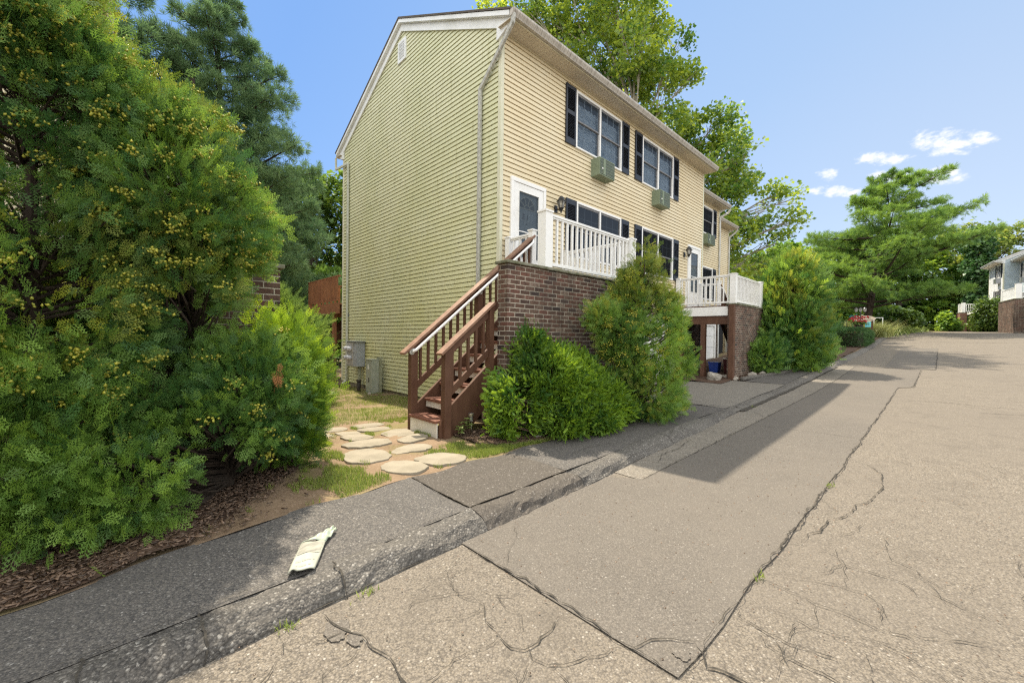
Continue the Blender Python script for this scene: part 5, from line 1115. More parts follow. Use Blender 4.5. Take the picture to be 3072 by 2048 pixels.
m.add([(30.9 + side.x * a, 3.6 + side.y * a, 1.42 + b_ * 1.2) for a, b_ in P] + [(30.94 + side.x * a, 3.6 + side.y * a, 1.42 + b_ * 1.2) for a, b_ in P], [tuple(range(6)), tuple(range(11, 5, -1))] + [(i, (i + 1) % 6, (i + 1) % 6 + 6, i + 6) for i in range(6)]); m.box(30.91, 30.93, 3.59, 3.61, .2, 1.4); tag(m.build('garden_ornament', 'teal'), 'teal bird shaped ornament on a stake before the oval sign', 'ornament').location = (30.9, 3.6, 1.4)
wx, wy = 37.2, 3.0; A = Thing('wire_frame', 'empty white metal frame standing in the tall grass', 'frame', (wx, wy, zr(wx) + .1)); m = A.mb()
for s_ in (-.22, .22): m.bar((wx + side.x * s_, wy + side.y * s_, .1), (wx + side.x * s_, wy + side.y * s_, 1.62), .04, .04, (1, 0, 0))
m.bar((wx - side.x * .24, wy - side.y * .24, 1.62), (wx + side.x * .24, wy + side.y * .24, 1.62), .04, .04); A.part('tube', m, 'white_trim')

# ------------------------------------------------------------------ right hand building (faces the road, turned 7.6 degrees)
ca, sa = math.cos(R(7.6)), math.sin(R(7.6)); RX, RY = 45.7, -3.5
def rframe(ox, oy, oz, flip=True):
    """local x runs back along the row toward the camera, y into the building"""
    def f(x, y, z):
        a = ox - x; b_ = oy + y                      # along the row, depth behind the wing wall line
        return (RX + a * ca + b_ * sa, RY + a * sa - b_ * ca, z + oz)
    return f
TR = Thing('townhouse', 'white townhouse with shade tinted gable farthest along on the right', 'townhouse', (0, 0, -1.5), 'townhouses across the road', rframe(16.8, 1.9, 2.05))
wr = [(2.7, 3.9, 4.0, 5.2), (2.2, 3.6, 1.6, 2.9)]
townhouse(TR, 4.5, holes=[(a + .02, c - .02, d + .02, e - .02) for a, c, d, e in wr], gables=(1, 1), fmat='siding_white', gmat='siding_shaded', eave=5.35, ridge=7.4, gut='gutter_white', zfront=-.9, over=.5)
for a, c, d, e in wr: window(TR, a, c, d, e, curtain=None, glass='glass_dark')
shutter(TR, 2.28, 2.66, 4.0, 5.23); shutter(TR, 3.94, 4.30, 4.0, 5.23); shutter(TR, 1.8, 2.16, 1.6, 2.9); shutter(TR, 3.64, 4.0, 1.6, 2.9)
ac_unit(2.95, 3.85, -.01, 3.5, 3.93, 'grey air conditioner on the white wall of the far right townhouse', .3, 'ac_grey', 'ac_grille', rframe(16.8, 1.9, 2.05), 'air conditioners across the road')
TQ = Thing('townhouse', 'white townhouse in shade tinted siding cut off by the right edge of the photo', 'townhouse', (0, 0, -1.5), 'townhouses across the road', rframe(12.2, 2.9, 1.55))
wq = [(.75, 2.4, 4.2, 5.5), (.75, 2.4, 1.7, 2.95)]
townhouse(TQ, 9.5, holes=[(a + .02, c - .02, d + .02, e - .02) for a, c, d, e in wq], gables=(0, 1), fmat='siding_shaded', gmat='siding_shaded', eave=5.78, ridge=7.6, gut='gutter_white', zfront=-.9, over=.5)
for a, c, d, e in wq: window(TQ, a, c, d, e, curtain=None, glass='glass_dark')
shutter(TQ, .34, .7, 4.2, 5.52); shutter(TQ, 2.44, 2.8, 4.2, 5.52); shutter(TQ, .34, .7, 1.7, 2.95)
downspout(TQ, [(.1, -.05, 5.7), (.1, -.05, -.6)], 'gutter_white', .09, .06)
ac_unit(1.1, 1.9, 0, 3.75, 4.17, 'grey air conditioner on the townhouse at the right edge', .3, 'ac_grey', 'ac_grille', rframe(12.2, 2.9, 1.55), 'air conditioners across the road')
# porch pieces on that side: near wing wall with stairs, far wing wall with a short railing
def far_wing(f, L, lab, zc, mat, zb_=-.3):
    A = Thing('brick_wing_wall', lab, 'brick wall', (0, 0, zb_), 'brick wing walls across the road', f); m = A.mb(); m.box(0, L, 0, .5, zb_ - .8, zc); A.part('masonry', m, mat); m = A.mb(); m.box(-.03, L + .03, -.03, .53, zc + .001, zc + .05); A.part('cap', m, 'cap_stone'); return A
fw = rframe(3.8, 0, .82); far_wing(fw, 3.8, 'dark stained brick wing wall nearest on the right side of the road', 2.30, 'brick')
A = Thing('porch', 'white railed porch above the dark brick wall at the right edge', 'porch', (2, 1, 0), 'porches across the road', fw)
m = A.mb(); m.box(0, 3.0, .5, 2.85, 2.15, 2.30); A.part('deck_floor', m, 'white_trim'); post(A, .1, .2, .2, 2.35, 3.30); post(A, 3.6, .2, .28, 2.35, 3.42); railing(A, (.2, .2), (3.45, .2), 2.42, 3.22); railing(A, (3.6, .4), (3.6, 2.0), 2.42, 3.22)
A = Thing('porch_stairs', 'pale stairs beside the dark brick wall at the right edge', 'stairs', (4.2, 1, 0), None, fw)
for k in range(11): m = A.mb(); x = 3.85 + k * .26; z = 2.1 - k * .2; m.box(x, x + .29, .52, 1.5, z - .16, z); A.part('tread', m, 'riser_white' if k % 2 else 'ac_grey')
ff = rframe(18.1, -.1, 1.08); far_wing(ff, 1.6, 'reddish brick pier far down the right side of the road', 1.95, 'brick_red')
A = Thing('porch', 'small white railed porch on the reddish brick pier', 'porch', (1, 1, 0), 'porches across the road', ff); m = A.mb(); m.box(.1, 4.6, .5, 2.0, 1.75, 1.97); A.part('deck_floor', m, 'white_trim'); post(A, .15, .2, .2, 2.0, 2.95); post(A, 1.5, .25, .26, 2.0, 3.0); railing(A, (.25, .22), (1.38, .22), 2.06, 2.85); railing(A, (1.5, .4), (1.5, 1.95), 2.06, 2.85); m = A.mb(); m.box(1.35, 1.6, .6, .9, -.6, 1.75); A.part('support_post', m, 'brown_stain')
lantern(1.5, -.01, 2.0, 'dark lantern on the white wall of the far right townhouse', rframe(16.8, 1.9, 2.05))

# ------------------------------------------------------------------ vegetation
def noise3(P, s, seed=0):
    r = np.random.default_rng(seed); k = r.normal(size=(6, 3)) * s; ph = r.uniform(0, 6.28, 6); return sum(np.sin(P @ k[i] + ph[i]) for i in range(6)) / 3.2
def evergreen(name, label, cat, lobes, trunk, mat, clump_d, per, size, T=None, F=None, ymat=None, group=None, cones=0, conez=-9, zmin=None, up=.25, gap=.0, droop=0., trunkmat='bark_dark', spread=.085, twigs=True, sel=None, ytint=.5, nseed=3, bare=0):
    """shrub or small conifer: clumps of sprays over lobes, real branches inside"""
    base = Vector(trunk[0]); A = Thing(name, label, cat, tuple(base), group)
    C, D = lobes_points(lobes, clump_d, .70, zmin)
    if gap: k = noise3(C, 2.6, nseed) > -gap; C, D = C[k], D[k]
    if sel is not None: k = sel(C); C, D = C[k], D[k]
    n = len(C); idx = np.repeat(np.arange(n), per); N = len(idx)
    P = C[idx] + rng.normal(size=(N, 3)) * spread; Dr = D[idx] * .9 + np.array([0, 0, up]) + rng.normal(size=(N, 3)) * .42; Dr[:, 2] -= droop * rng.uniform(0, 1, N)
    Nn = np.cross(Dr, [0, 0, 1.]) + rng.normal(size=(N, 3)) * .55
    tint = np.clip(.42 + .30 * noise3(P, 2.2, 5) + (.24 * rng.normal(size=n))[idx] + .14 * rng.normal(size=N), 0, 1)
    sc = size * rng.uniform(.65, 1.25, N); T = T_FROND if T is None else T; F = quads_idx(T) if F is None else F
    if ymat is not None:
        m = noise3(P, 2.1, 9) + .5 * rng.normal(size=N) + .5 * (P[:, 2] - P[:, 2].mean()) / max(.1, P[:, 2].std()) * .5 > ytint
        bulk('foliage', T, F, P[~m], frames(Dr[~m], Nn[~m], sc[~m]), tint[~m], mat, A.root, A.loc); bulk('golden_tips', T, F, P[m], frames(Dr[m], Nn[m], sc[m]), tint[m], ymat, A.root, A.loc)
    else: bulk('foliage', T, F, P, frames(Dr, Nn, sc), tint, mat, A.root, A.loc)
    m = MB(A.loc); tp = [Vector(t) for t in trunk]; r0 = .055 if trunk[-1][2] - trunk[0][2] > 1.5 else .04
    m.tube(tp, list(np.linspace(r0, .015, len(tp))), 8)
    if twigs:
        step = max(1, n // 260)
        for c in C[::step]:
            c = Vector(c); zt = min(max(c.z - .35, tp[0].z + .1), tp[-1].z); k = (zt - tp[0].z) / max(.01, tp[-1].z - tp[0].z); a = tp[0].lerp(tp[-1], k); mid = a.lerp(c, .55) + Vector((random.gauss(0, .05), random.gauss(0, .05), -.06)); m.tube([a, mid, c], [.014, .009, .004], 5, False)
    for k in range(bare):                            # dead interior branches
        c = Vector(C[random.randrange(n)]); zt = min(max(c.z - .1, tp[0].z + .1), tp[-1].z); a = tp[0].lerp(tp[-1], (zt - tp[0].z) / max(.01, tp[-1].z - tp[0].z)); e = a.lerp(c, random.uniform(.7, 1.0)); p1 = a.lerp(e, .35) + Vector([random.gauss(0, .09) for _ in '123']); p2 = a.lerp(e, .7) + Vector([random.gauss(0, .10) for _ in '123']); m.tube([a, p1, p2, e], [.010, .007, .005, .003], 5, False)
        m.tube([p2, p2.lerp(e, .5) + Vector([random.gauss(0, .12) for _ in '123'])], [.004, .002], 4, False)
    m.build('branches', trunkmat, A.root)
    if cones:
        cz = C[(C[:, 2] > conez)]; w_ = rng.permutation(len(cz))[:cones]; cc = cz[w_] + D[C[:, 2] > conez][w_] * .10; q = rng.integers(12, 30, len(cc)); ii = np.repeat(np.arange(len(cc)), q); NN = len(ii)
        Pc = cc[ii] + rng.normal(size=(NN, 3)) * [.036, .036, .022]; T8 = np.array([[-.5, 0, 0], [0, .5, 0], [.5, 0, 0], [0, -.5, 0], [0, 0, .5], [0, 0, -.5]], float) * [1.5, 1, 1]; F8 = np.array([[0, 3, 4], [3, 2, 4], [2, 1, 4], [1, 0, 4], [3, 0, 5], [2, 3, 5], [1, 2, 5], [0, 1, 5]])
        bulk('seed_cones', T8, F8, Pc, frames(rand_unit(NN) + [0, 0, .5], rand_unit(NN), rng.uniform(.015, .023, NN)), rng.uniform(0, 1, NN), 'cone', A.root, A.loc)
    return A
def quads_idx(T): return np.arange(len(T)).reshape(-1, 4)

# the tall hedge at left
evergreen('arborvitae', 'tall arborvitae at the left edge, loaded with yellow seed cones', 'shrub', [(-.84, 4.35, 2.6, .64, .72, 1.4), (-.64, 4.30, 1.3, .70, .74, 1.0), (-.50, 4.25, .2, .74, .76, .85), (-.72, 3.98, -.75, .66, .55, .68), (-.18, 3.92, -.88, .45, .45, .48), (-.22, 4.3, 1.55, .34, .46, .6)],
          [(-.5, 4.55, -1.42), (-.45, 4.5, .5), (-.5, 4.45, 4.0)], 'arbor', 62, 17, .118, ymat='arbor_y', ytint=.8, cones=700, conez=-.6, gap=.30, spread=.062, zmin=-1.34, bare=60, nseed=3)
evergreen('arborvitae', 'broad arborvitae filling the hedge between the tall one and the brick pier', 'shrub', [(.28, 4.35, 1.10, .44, .56, .80), (.62, 4.40, .90, .36, .46, .42), (.34, 4.30, .25, .32, .46, .50), (.14, 4.30, 1.62, .22, .34, .36), (.82, 4.55, 1.0, .22, .28, .24), (.14, 4.25, -.45, .32, .42, .42)],
          [(.45, 4.6, -1.40), (.48, 4.55, .2), (.45, 4.5, 2.2)], 'arbor', 66, 17, .115, ymat='arbor_y', ytint=.65, cones=260, conez=.1, gap=.30, spread=.062, zmin=-1.25, bare=70, nseed=6)
evergreen('arborvitae', 'low bushy arborvitae spilling forward at the bottom of the hedge', 'shrub', [(.78, 4.20, -.62, .42, .40, .48), (.50, 4.10, -.82, .34, .36, .40), (.95, 4.28, -.42, .28, .30, .38), (.10, 3.80, -1.02, .28, .30, .30)],
          [(.7, 4.35, -1.40), (.75, 4.32, -.2)], 'arbor', 85, 15, .108, cones=24, conez=-1.0, gap=.55, spread=.06, zmin=-1.34, bare=20, nseed=8)
evergreen('arborvitae', 'bright feathery arborvitae in front of the brick pier, right end of the hedge', 'shrub', [(1.20, 4.62, -.58, .28, .30, .62), (1.15, 4.58, -.22, .20, .22, .34), (1.30, 4.70, -.80, .24, .25, .46)],
          [(1.2, 4.7, -1.40), (1.2, 4.68, .1)], 'yew', 120, 12, .125, zmin=-1.32, up=.6, nseed=2)
A = Thing('dead_frond', 'rust brown dead frond hanging on the low bushy arborvitae', 'branch', (.93, 3.85, -.35)); n = 10; u = rand_unit(n) * .3 + [0, -.4, -1]; bulk('spray', T_FROND, quads_idx(T_FROND), np.array([.93, 3.84, -.30]) + rng.normal(size=(n, 3)) * [.02, .02, .04], frames(u, rand_unit(n), rng.uniform(.08, .13, n)), np.ones(n), 'chip', A.root, A.loc)
for o in A.root.children: o.data.materials[0] = MT['dryleaf']
# front yew and arborvitae
evergreen('yew_bush', 'bright spreading evergreen bush under the brick wing wall by the steps', 'shrub', [(3.98, 3.92, -.82, .40, .36, .42), (4.30, 3.80, -.62, .46, .38, .46), (4.85, 3.74, -.80, .46, .38, .44), (5.40, 3.64, -.98, .42, .34, .36), (4.05, 3.94, -.22, .26, .24, .26), (4.28, 3.95, -.38, .24, .24, .28), (3.80, 3.98, -1.08, .24, .22, .26), (3.88, 3.98, -.52, .26, .24, .30), (3.74, 4.0, -.84, .22, .22, .26), (4.55, 3.7, -.75, .4, .34, .3), (4.72, 3.86, -.42, .30, .28, .26), (5.05, 3.86, -.50, .26, .24, .22), (5.05, 3.5, -1.12, .38, .24, .22), (4.5, 3.60, -1.10, .38, .26, .24), (5.75, 3.6, -1.12, .26, .24, .2), (5.5, 3.85, -.72, .26, .24, .2)],
          [(4.5, 3.85, -1.38), (4.5, 3.85, -.5)], 'yew', 130, 26, .080, T_SPRIG, ymat=None, zmin=-1.34, up=.35, gap=.62, spread=.052, trunkmat='twig')
evergreen('arborvitae', 'tall loose arborvitae with golden tips before the brick wing wall', 'shrub', [(6.45, 3.52, -.90, .58, .54, .46), (6.50, 3.52, -.1, .62, .54, .50), (6.42, 3.55, .55, .46, .42, .45), (6.30, 3.52, 1.15, .20, .22, .42), (7.05, 3.50, .12, .46, .42, .42), (5.85, 3.62, .18, .42, .34, .30), (5.50, 3.70, .30, .28, .2, .20), (5.9, 3.6, -.1, .34, .3, .26), (6.75, 3.5, .2, .42, .4, .42), (6.3, 3.5, .45, .36, .34, .34), (6.9, 3.45, -.62, .44, .4, .36), (6.08, 3.55, .80, .20, .22, .30), (6.60, 3.5, .98, .20, .22, .38), (7.25, 3.48, -.42, .42, .4, .34), (7.0, 3.48, -1.0, .42, .4, .32), (6.0, 3.55, -.45, .34, .32, .28), (7.0, 3.5, .62, .24, .24, .26)],
          [(6.5, 3.6, -1.36), (6.48, 3.58, .2), (6.38, 3.55, 1.3)], 'arbor', 58, 15, .118, ymat='arbor_y', ytint=.62, cones=220, conez=-.6, gap=.20, spread=.06, zmin=-1.28, bare=45, nseed=12)
evergreen('arborvitae', 'dense rounded arborvitae beside the second porch, right of the driveway', 'shrub', [(17.1, 3.75, .3, 1.25, 1.1, 1.25), (17.2, 3.75, 1.45, 1.02, .95, 1.0), (17.2, 3.7, 2.25, .60, .6, .65), (17.0, 3.6, -.35, 1.15, .95, .75), (17.5, 3.7, 2.0, .5, .5, .6)],
          [(17.1, 3.9, -1.0), (17.1, 3.85, 1.5)], 'arbor', 26, 12, .26, T_FROND_S, ymat='arbor_y', ytint=.35, zmin=-.95, spread=.13, gap=.85)
evergreen('low_shrub', 'low green shrub leaning out between the second brick wall and the arborvitae', 'shrub', [(15.25, 3.95, -.55, .62, .42, .42), (15.7, 3.95, -.35, .5, .4, .45)], [(15.4, 4.05, -1.1), (15.4, 4.0, -.5)], 'arbor', 45, 12, .2, T_FROND_S, zmin=-1.05, spread=.09)
evergreen('juniper_mound', 'rounded light green juniper mound on the lawn behind the left brick pier', 'shrub', [(2.70, 10.7, -.35, .90, .95, 1.0), (2.40, 10.6, .2, .72, .75, .72), (2.95, 10.7, -.8, .72, .8, .65), (2.25, 10.5, .6, .42, .5, .4)],
          [(2.7, 10.4, -1.6), (2.7, 10.4, -.3)], 'mound', 60, 12, .20, T_SPRIG_S, zmin=-1.4, spread=.1, up=.4, trunkmat='twig')
# clipped box hedge at the far bed
hb = MB(); P = []; D = []
n = 9000; bx0, bx1, by0, by1, bz1 = 26.9, 31.6, 2.68, 4.4, .62
u = rng.uniform(-1, 1, (n, 3)); f = rng.integers(0, 4, n); ax = np.where(f < 2, 2, np.where(f == 2, 1, 0)); sg = np.where(f == 3, -1, np.where(f == 2, -1, 1.)); u[np.arange(n), ax] = sg
Dn = np.zeros((n, 3)); Dn[np.arange(n), ax] = sg; r_ = np.abs(u) ** 6; u = u / ((r_.sum(1) ** (1 / 6))[:, None]) * rng.uniform(.90, 1.02, (n, 1)); u += .03 * noise3(u * 3, 2.)[:, None]
P = np.array([(bx0 + bx1) / 2, (by0 + by1) / 2, (zr(28) + bz1) / 2 + .05]) + u * [(bx1 - bx0) / 2, (by1 - by0) / 2, (bz1 - zr(28)) / 2]
A = Thing('clipped_hedge', 'low clipped dark green hedge at the kerb corner under the flower basket', 'hedge', (28.7, 3.6, float(zr(28.7)))); bulk('foliage', T_SPRIG_S, quads_idx(T_SPRIG_S), P, frames(Dn + rng.normal(size=(n, 3)) * .6, rand_unit(n), rng.uniform(.08, .14, n)), np.clip(.4 + .35 * noise3(P, 2.) + .2 * rng.normal(size=n), 0, 1), 'box', A.root, A.loc)
m = A.mb(); m.box(bx0 + .3, bx1 - .3, by0 + .3, by1 - .3, -.6, bz1 - .2); A.part('branches', m, 'bark_dark')

# ornamental grass and ground cover at the far corner
def blades(name, label, cat, C, n, h, w, mat, spread, kind=None, group=None, lean=.35):
    C = np.asarray(C, float); ii = rng.integers(0, len(C), n); P = C[ii] + rng.normal(size=(n, 3)) * [spread, spread, 0]; hh = h * rng.uniform(.55, 1.1, n); a = rng.uniform(0, 6.28, n)
    T = np.array([[0, -.5, 0], [0, .5, 0], [.55, .32, .10], [.55, -.32, .10], [.55, -.32, .10], [.55, .32, .10], [1, .03, .42], [1, -.03, .42]]); F = np.array([[0, 1, 2, 3], [4, 5, 6, 7]])
    T = T.copy(); T[:, 1] *= w / h; D = np.stack([np.cos(a) * lean, np.sin(a) * lean, np.ones(n)], 1) + rng.normal(size=(n, 3)) * .12; N = np.stack([-np.cos(a), -np.sin(a), lean * np.ones(n)], 1) * -1
    P[:, 2] = [float(hz(p[0], p[1])) if cat != 'x' else p[2] for p in P]
    return T, F, P, frames(D, N, hh), np.clip(.5 + .25 * rng.normal(size=n), 0, 1)
T, F, P, Mx, tn = blades('', '', '', [(36.1 - .2 * k, 3.0 + .45 * k, 0) for k in range(6)], 3200, 1.35, .035, 'ograss', .42, lean=.5)
A = Thing('ornamental_grass', 'pale tall ornamental grass clump right of the sign', 'grass clump', (36, 3.6, .2)); bulk('blades', T, F, P, Mx, tn, 'ograss', A.root, A.loc)
C = []
for _ in range(400):
    x = random.uniform(38, 52); C.append((x, road_hi(x) + random.uniform(.2, 4.2), 0))
T, F, P, Mx, tn = blades('', '', '', C, 7000, .8, .06, 'cover', .35, lean=.7); P[:, 2] = zr(P[:, 0]) + .02
o = bulk('ground_cover', T, F, P, Mx, tn, 'cover'); o['kind'] = 'stuff'; o['label'] = 'yellow green ground cover along the far road edge'

# ------------------------------------------------------------------ trees
def broadleaf(name, label, base, h, lobes, mat, bark, dens, leaf, cl=None, trunk_r=.35, group=None, cat='tree', flatn=.5, per_lobe_twigs=7, gap=.0, zmin=None, fork=.35, nl=6, spreadk=.9):
    A = Thing(name, label, cat, base, group); b = Vector(base); top = Vector((base[0], base[1], base[2] + h))
    m = A.mb(); tp = [b - Vector((0, 0, .3)), b.lerp(top, .25) + Vector((random.gauss(0, .1), random.gauss(0, .1), 0)), b.lerp(top, .55) + Vector((random.gauss(0, .2), random.gauss(0, .2), 0)), b.lerp(top, .85)]; m.tube(tp, [trunk_r, trunk_r * .8, trunk_r * .5, trunk_r * .15], 10); tips = []
    for l in lobes:
        c = Vector(l[:3]); k = min(.8, max(.12, ((c.z - base[2]) / h - .18) * (1 - fork) + .05)); a = tp[0].lerp(tp[1], k / .25) if k < .25 else tp[1].lerp(tp[2], (k - .25) / .3) if k < .55 else tp[2].lerp(tp[3], (k - .55) / .3)
        mid = a.lerp(c, .5) + Vector((random.gauss(0, .06), random.gauss(0, .06), random.uniform(-.03, .05))) * (c - a).length; r = max(.02, trunk_r * .30 * (1 - .5 * k)); m.tube([a, mid, c], [r, r * .6, r * .28], 6, False)
        for _ in range(per_lobe_twigs):
            u = Vector(rand_unit(1)[0]); e = c + Vector((u.x * l[3], u.y * l[4], u.z * l[5])) * random.uniform(.5, .95); s_ = mid.lerp(c, random.uniform(.3, 1)); m.tube([s_, s_.lerp(e, .5) + Vector([random.gauss(0, .05) for _ in '123']) * l[3], e], [r * .26, r * .18, r * .06], 4, False)
    A.part('trunk', m, bark); P, D = lobes_points(lobes, dens, .45, zmin)
    if gap: k = noise3(P, 1.1 / max(.3, np.mean([l[3] for l in lobes]) * .5), 4) > -gap; P, D = P[k], D[k]
    n = len(P); tint = np.clip(.45 + .30 * noise3(P, .9, 3) + .22 * rng.normal(size=n), 0, 1); parts = 4; w_ = rng.integers(0, parts, n); Vt = []; Ft = []; allT = []
    N = np.tile([0, 0, 1.], (n, 1)) + rng.normal(size=(n, 3)) * .35; Dr = np.stack([np.cos(a_ := rng.uniform(0, 6.28, n)), np.sin(a_), np.zeros(n)], 1)
    T, F = leafcluster(nl, int(rng.integers(0, 99)), spreadk / leaf * .35, 1., flatn)
    bulk('crown', T, F, P, frames(Dr, N, leaf * rng.uniform(.8, 1.2, n)), tint, mat, A.root, A.loc); return A
def rlobes(n, c, ext, r0, r1, fn=None, seed=0, flat=.8):
    r = np.random.default_rng(seed); L = []
    while len(L) < n:
        u = r.uniform(-1, 1, 3)
        if (u ** 2).sum() > 1: continue
        u = u / max(.2, np.linalg.norm(u)) * np.linalg.norm(u) ** .55
        p = np.array(c) + u * ext; q = r.uniform(r0, r1)
        if fn and not fn(p): continue
        L.append((*p, q, q, q * flat))
    return L
# the sycamore behind the house
L = []; rs = np.random.default_rng(5)
for sx_, sy_, sr in ((1560, 10, 80), (1480, 45, 55), (1640, 60, 75), (1740, 50, 90), (1850, 30, 105), (1960, 50, 70), (1700, 150, 85), (1800, 180, 110), (1920, 150, 100), (2030, 130, 55), (1980, 250, 90), (2075, 225, 35), (1880, 280, 90), (2000, 380, 80), (2100, 410, 80), (2160, 350, 55), (2180, 460, 80), (2100, 520, 70), (2215, 545, 65), (2240, 470, 45), (2170, 610, 80), (2200, 700, 80), (2270, 650, 60), (2310, 590, 50), (2370, 600, 45), (2390, 650, 40), (2330, 730, 55), (2230, 790, 65), (2290, 800, 45), (2210, 850, 45), (1850, -120, 130), (1700, -100, 110), (1760, 330, 90), (1900, 430, 90), (2050, 650, 90)):
    for rep_ in range(2 if sr > 60 else 1):
        d_ = 29.5 + rs.normal() * 1.0 + 2.5 * rep_ + (2.5 if sx_ < 1800 else 0); q = (cf + cr * ((sx_ - 1536) / 1231.5) - cu * ((sy_ - 1024) / 1231.5)) * d_; rr = sr / 1231.5 * d_ * .92
        L.append((q.x, q.y, q.z, rr, rr, rr * .85))
broadleaf('sycamore_tree', 'large sunlit sycamore rising behind the cream townhouses', (26.6, 15.4, -1.4), 22, L, 'syc', 'bark_pale', 5.2, .28, trunk_r=.5, gap=.14, nl=8, spreadk=1.15)
# white pine at the road corner: tiers of flat boughs
def pine(name, label, base, h, rmax, mat, tiers, seed, tuftL=.30, prof=None, dens=1., cat='tree', group=None, bark='bark_dark', lowest=.1, droop=.0, lean=(0, 0), flat=.085, wild=0.):
    r = np.random.default_rng(seed); A = Thing(name, label, cat, base, group); m = A.mb(); b = np.array(base); top = b + [r.normal() * .2 + lean[0], r.normal() * .2 + lean[1], h]; m.tube([tuple(b - [0, 0, .3]), tuple(b + (top - b) * .4 + [.15, .1, 0]), tuple(top)], [h * .022, h * .014, .03], 9); P = []; D = []; tt = []
    for i in range(tiers):
        f = lowest + (1 - lowest) * (i + .5) / tiers; z = b[2] + h * f; nb = 5 if f < .85 else 4; a0 = r.uniform(0, 6.28)
        for k in range(nb):
            a = a0 + 6.283 * k / nb + r.normal() * (.25 + .3 * wild); Lr = rmax * (prof(f) if prof else (1 - f) ** .75 * min(1, f / .12 + .55)) * r.uniform(.72 - .2 * wild, 1.12) + .25; rise = Lr * (.10 + .28 * f - droop + .12 * wild * r.normal()); Lr *= 1 + .25 * wild * max(0, f - .6) * 2 * math.cos(a + .76)
            o = b + (top - b) * min(.99, f + .03 * wild * r.normal()); e = o + np.array([math.cos(a) * Lr, math.sin(a) * Lr, rise]); mid = o + (e - o) * .5 + [0, 0, -Lr * .05]; m.tube([tuple(o), tuple(mid), tuple(e)], [max(.015, .016 * Lr + .012), .012 * Lr + .008, .006], 5, False)
            dr = np.array([math.cos(a), math.sin(a), 0.]); sd_ = np.array([-dr[1], dr[0], 0]); nt = int(30 * Lr * dens) + 8
            s = r.uniform(.22, 1.02, nt) ** .8; wdt = Lr * .30 * np.sin(np.clip(s, 0, 1) * 2.7) + .06; lat = r.normal(size=nt) * .55; ce = o + (e - o) * s[:, None] + sd_ * (lat * wdt)[:, None] + np.array([0, 0, 1]) * (r.normal(size=nt) * flat * (1 + Lr * .1) + .06 - np.abs(lat * wdt) * .10)[:, None]; P.append(ce); D.append(dr * .7 + sd_ * (np.sign(lat) * .5)[:, None] + np.array([0, 0, .45]) + r.normal(size=(nt, 3)) * .3); tt.append(np.clip(.42 + .3 * (s - .6) + .18 * r.normal(size=nt) + r.normal() * .10, 0, 1))
            for q in range(int(3 * Lr)):
                s1 = r.uniform(.3, .95); p0 = o + (e - o) * s1; p1 = p0 + dr * .3 * Lr * .3 + sd_ * r.normal() * Lr * .22 + [0, 0, .05]; m.tube([tuple(p0), tuple(p1)], [.012, .004], 4, False)
    P = np.concatenate(P); D = np.concatenate(D); tt = np.concatenate(tt); A.part('trunk', m, bark); T, F = tuft(16, seed, 1., .036); n = len(P); bulk('needles', T, F, P, frames(D, rand_unit(n), tuftL * r.uniform(.75, 1.2, n)), tt, mat, A.root, A.loc); return A
wp = lambda f: (1 - f) ** .62 * (1.0 if f > .16 else .62 + f * 2.2)
pine('white_pine', 'broad irregular white pine standing behind the sign at the bend', (42.0, 4.2, .45), 12.6, 5.7, 'pine', 15, 4, .34, lambda f: (.74 + .9 * f if f < .30 else 1.0 if f < .45 else ((1 - f) / .55) ** .72), 1.5, lean=(1.7, -1.6), lowest=.14, flat=.08, wild=1.)
dk = lambda f: (1 - f) ** .6
pine('pine_tree', 'tall blue green pine behind the hedge, nearest the house', (3.4, 22.5, -1.9), 16.5, 5.6, 'pine_dk', 20, 8, .32, dk, 1.7, lowest=.12, flat=.10)
pine('pine_tree', 'second tall pine rising above the hedge at top left', (-1.8, 22.0, -1.9), 20.0, 5.0, 'pine_dk', 20, 9, .32, dk, 1.5, lowest=.15, flat=.10)
# dark trees in the gap left of the house
broadleaf('maple_tree', 'dark leafy tree filling the gap left of the house', (9.6, 30.0, -2), 11.5, rlobes(26, (9.6, 29.6, 4.2), (3.2, 3.0, 6.2), 1.1, 1.8, seed=2), 'dkleaf', 'trunk_grey', 6.5, .30, trunk_r=.25, gap=.75)
pine('hemlock_tree', 'bright hemlock with flat boughs beyond the rear deck', (8.7, 25.2, -1.9), 5.6, 3.2, 'pine', 12, 14, .34, dk, 1.4)
broadleaf('maple_tree', 'dark tree behind the juniper mound and brick pier', (2.2, 29, -2), 9.5, rlobes(16, (2.4, 28.5, 3.0), (3.4, 2.5, 4.8), 1.2, 2.0, seed=12), 'dkleaf', 'trunk_grey', 6, .30, trunk_r=.25, gap=.8)
def mass(name, label, lobes, mat, dens, leaf, nl=6, gap=.7, zf=None):
    P, D = lobes_points(lobes, dens, .5)
    if gap < 1: k = noise3(P, .8, 6) > -gap; P = P[k]
    if zf is not None: P = P[P[:, 2] > zf]
    n = len(P); a = rng.uniform(0, 6.28, n); T, F = leafcluster(nl, 3, .35 / leaf * .9, 1., .6); N = np.tile([0, 0, 1.], (n, 1)) + rng.normal(size=(n, 3)) * .4
    o = bulk(name, T, F, P, frames(np.stack([np.cos(a), np.sin(a), np.zeros(n)], 1), N, leaf * rng.uniform(.8, 1.25, n)), np.clip(.42 + .36 * noise3(P, .55, 8) + .2 * rng.normal(size=n), 0, 1), mat); o['kind'] = 'stuff'; o['label'] = label; return o
mass('background_woods', 'dark woodland closing the view behind the left lawn', rlobes(60, (4, 40, 2.0), (18, 3.5, 6.5), 1.8, 3.0, seed=31), 'dkleaf', 3.0, .42)
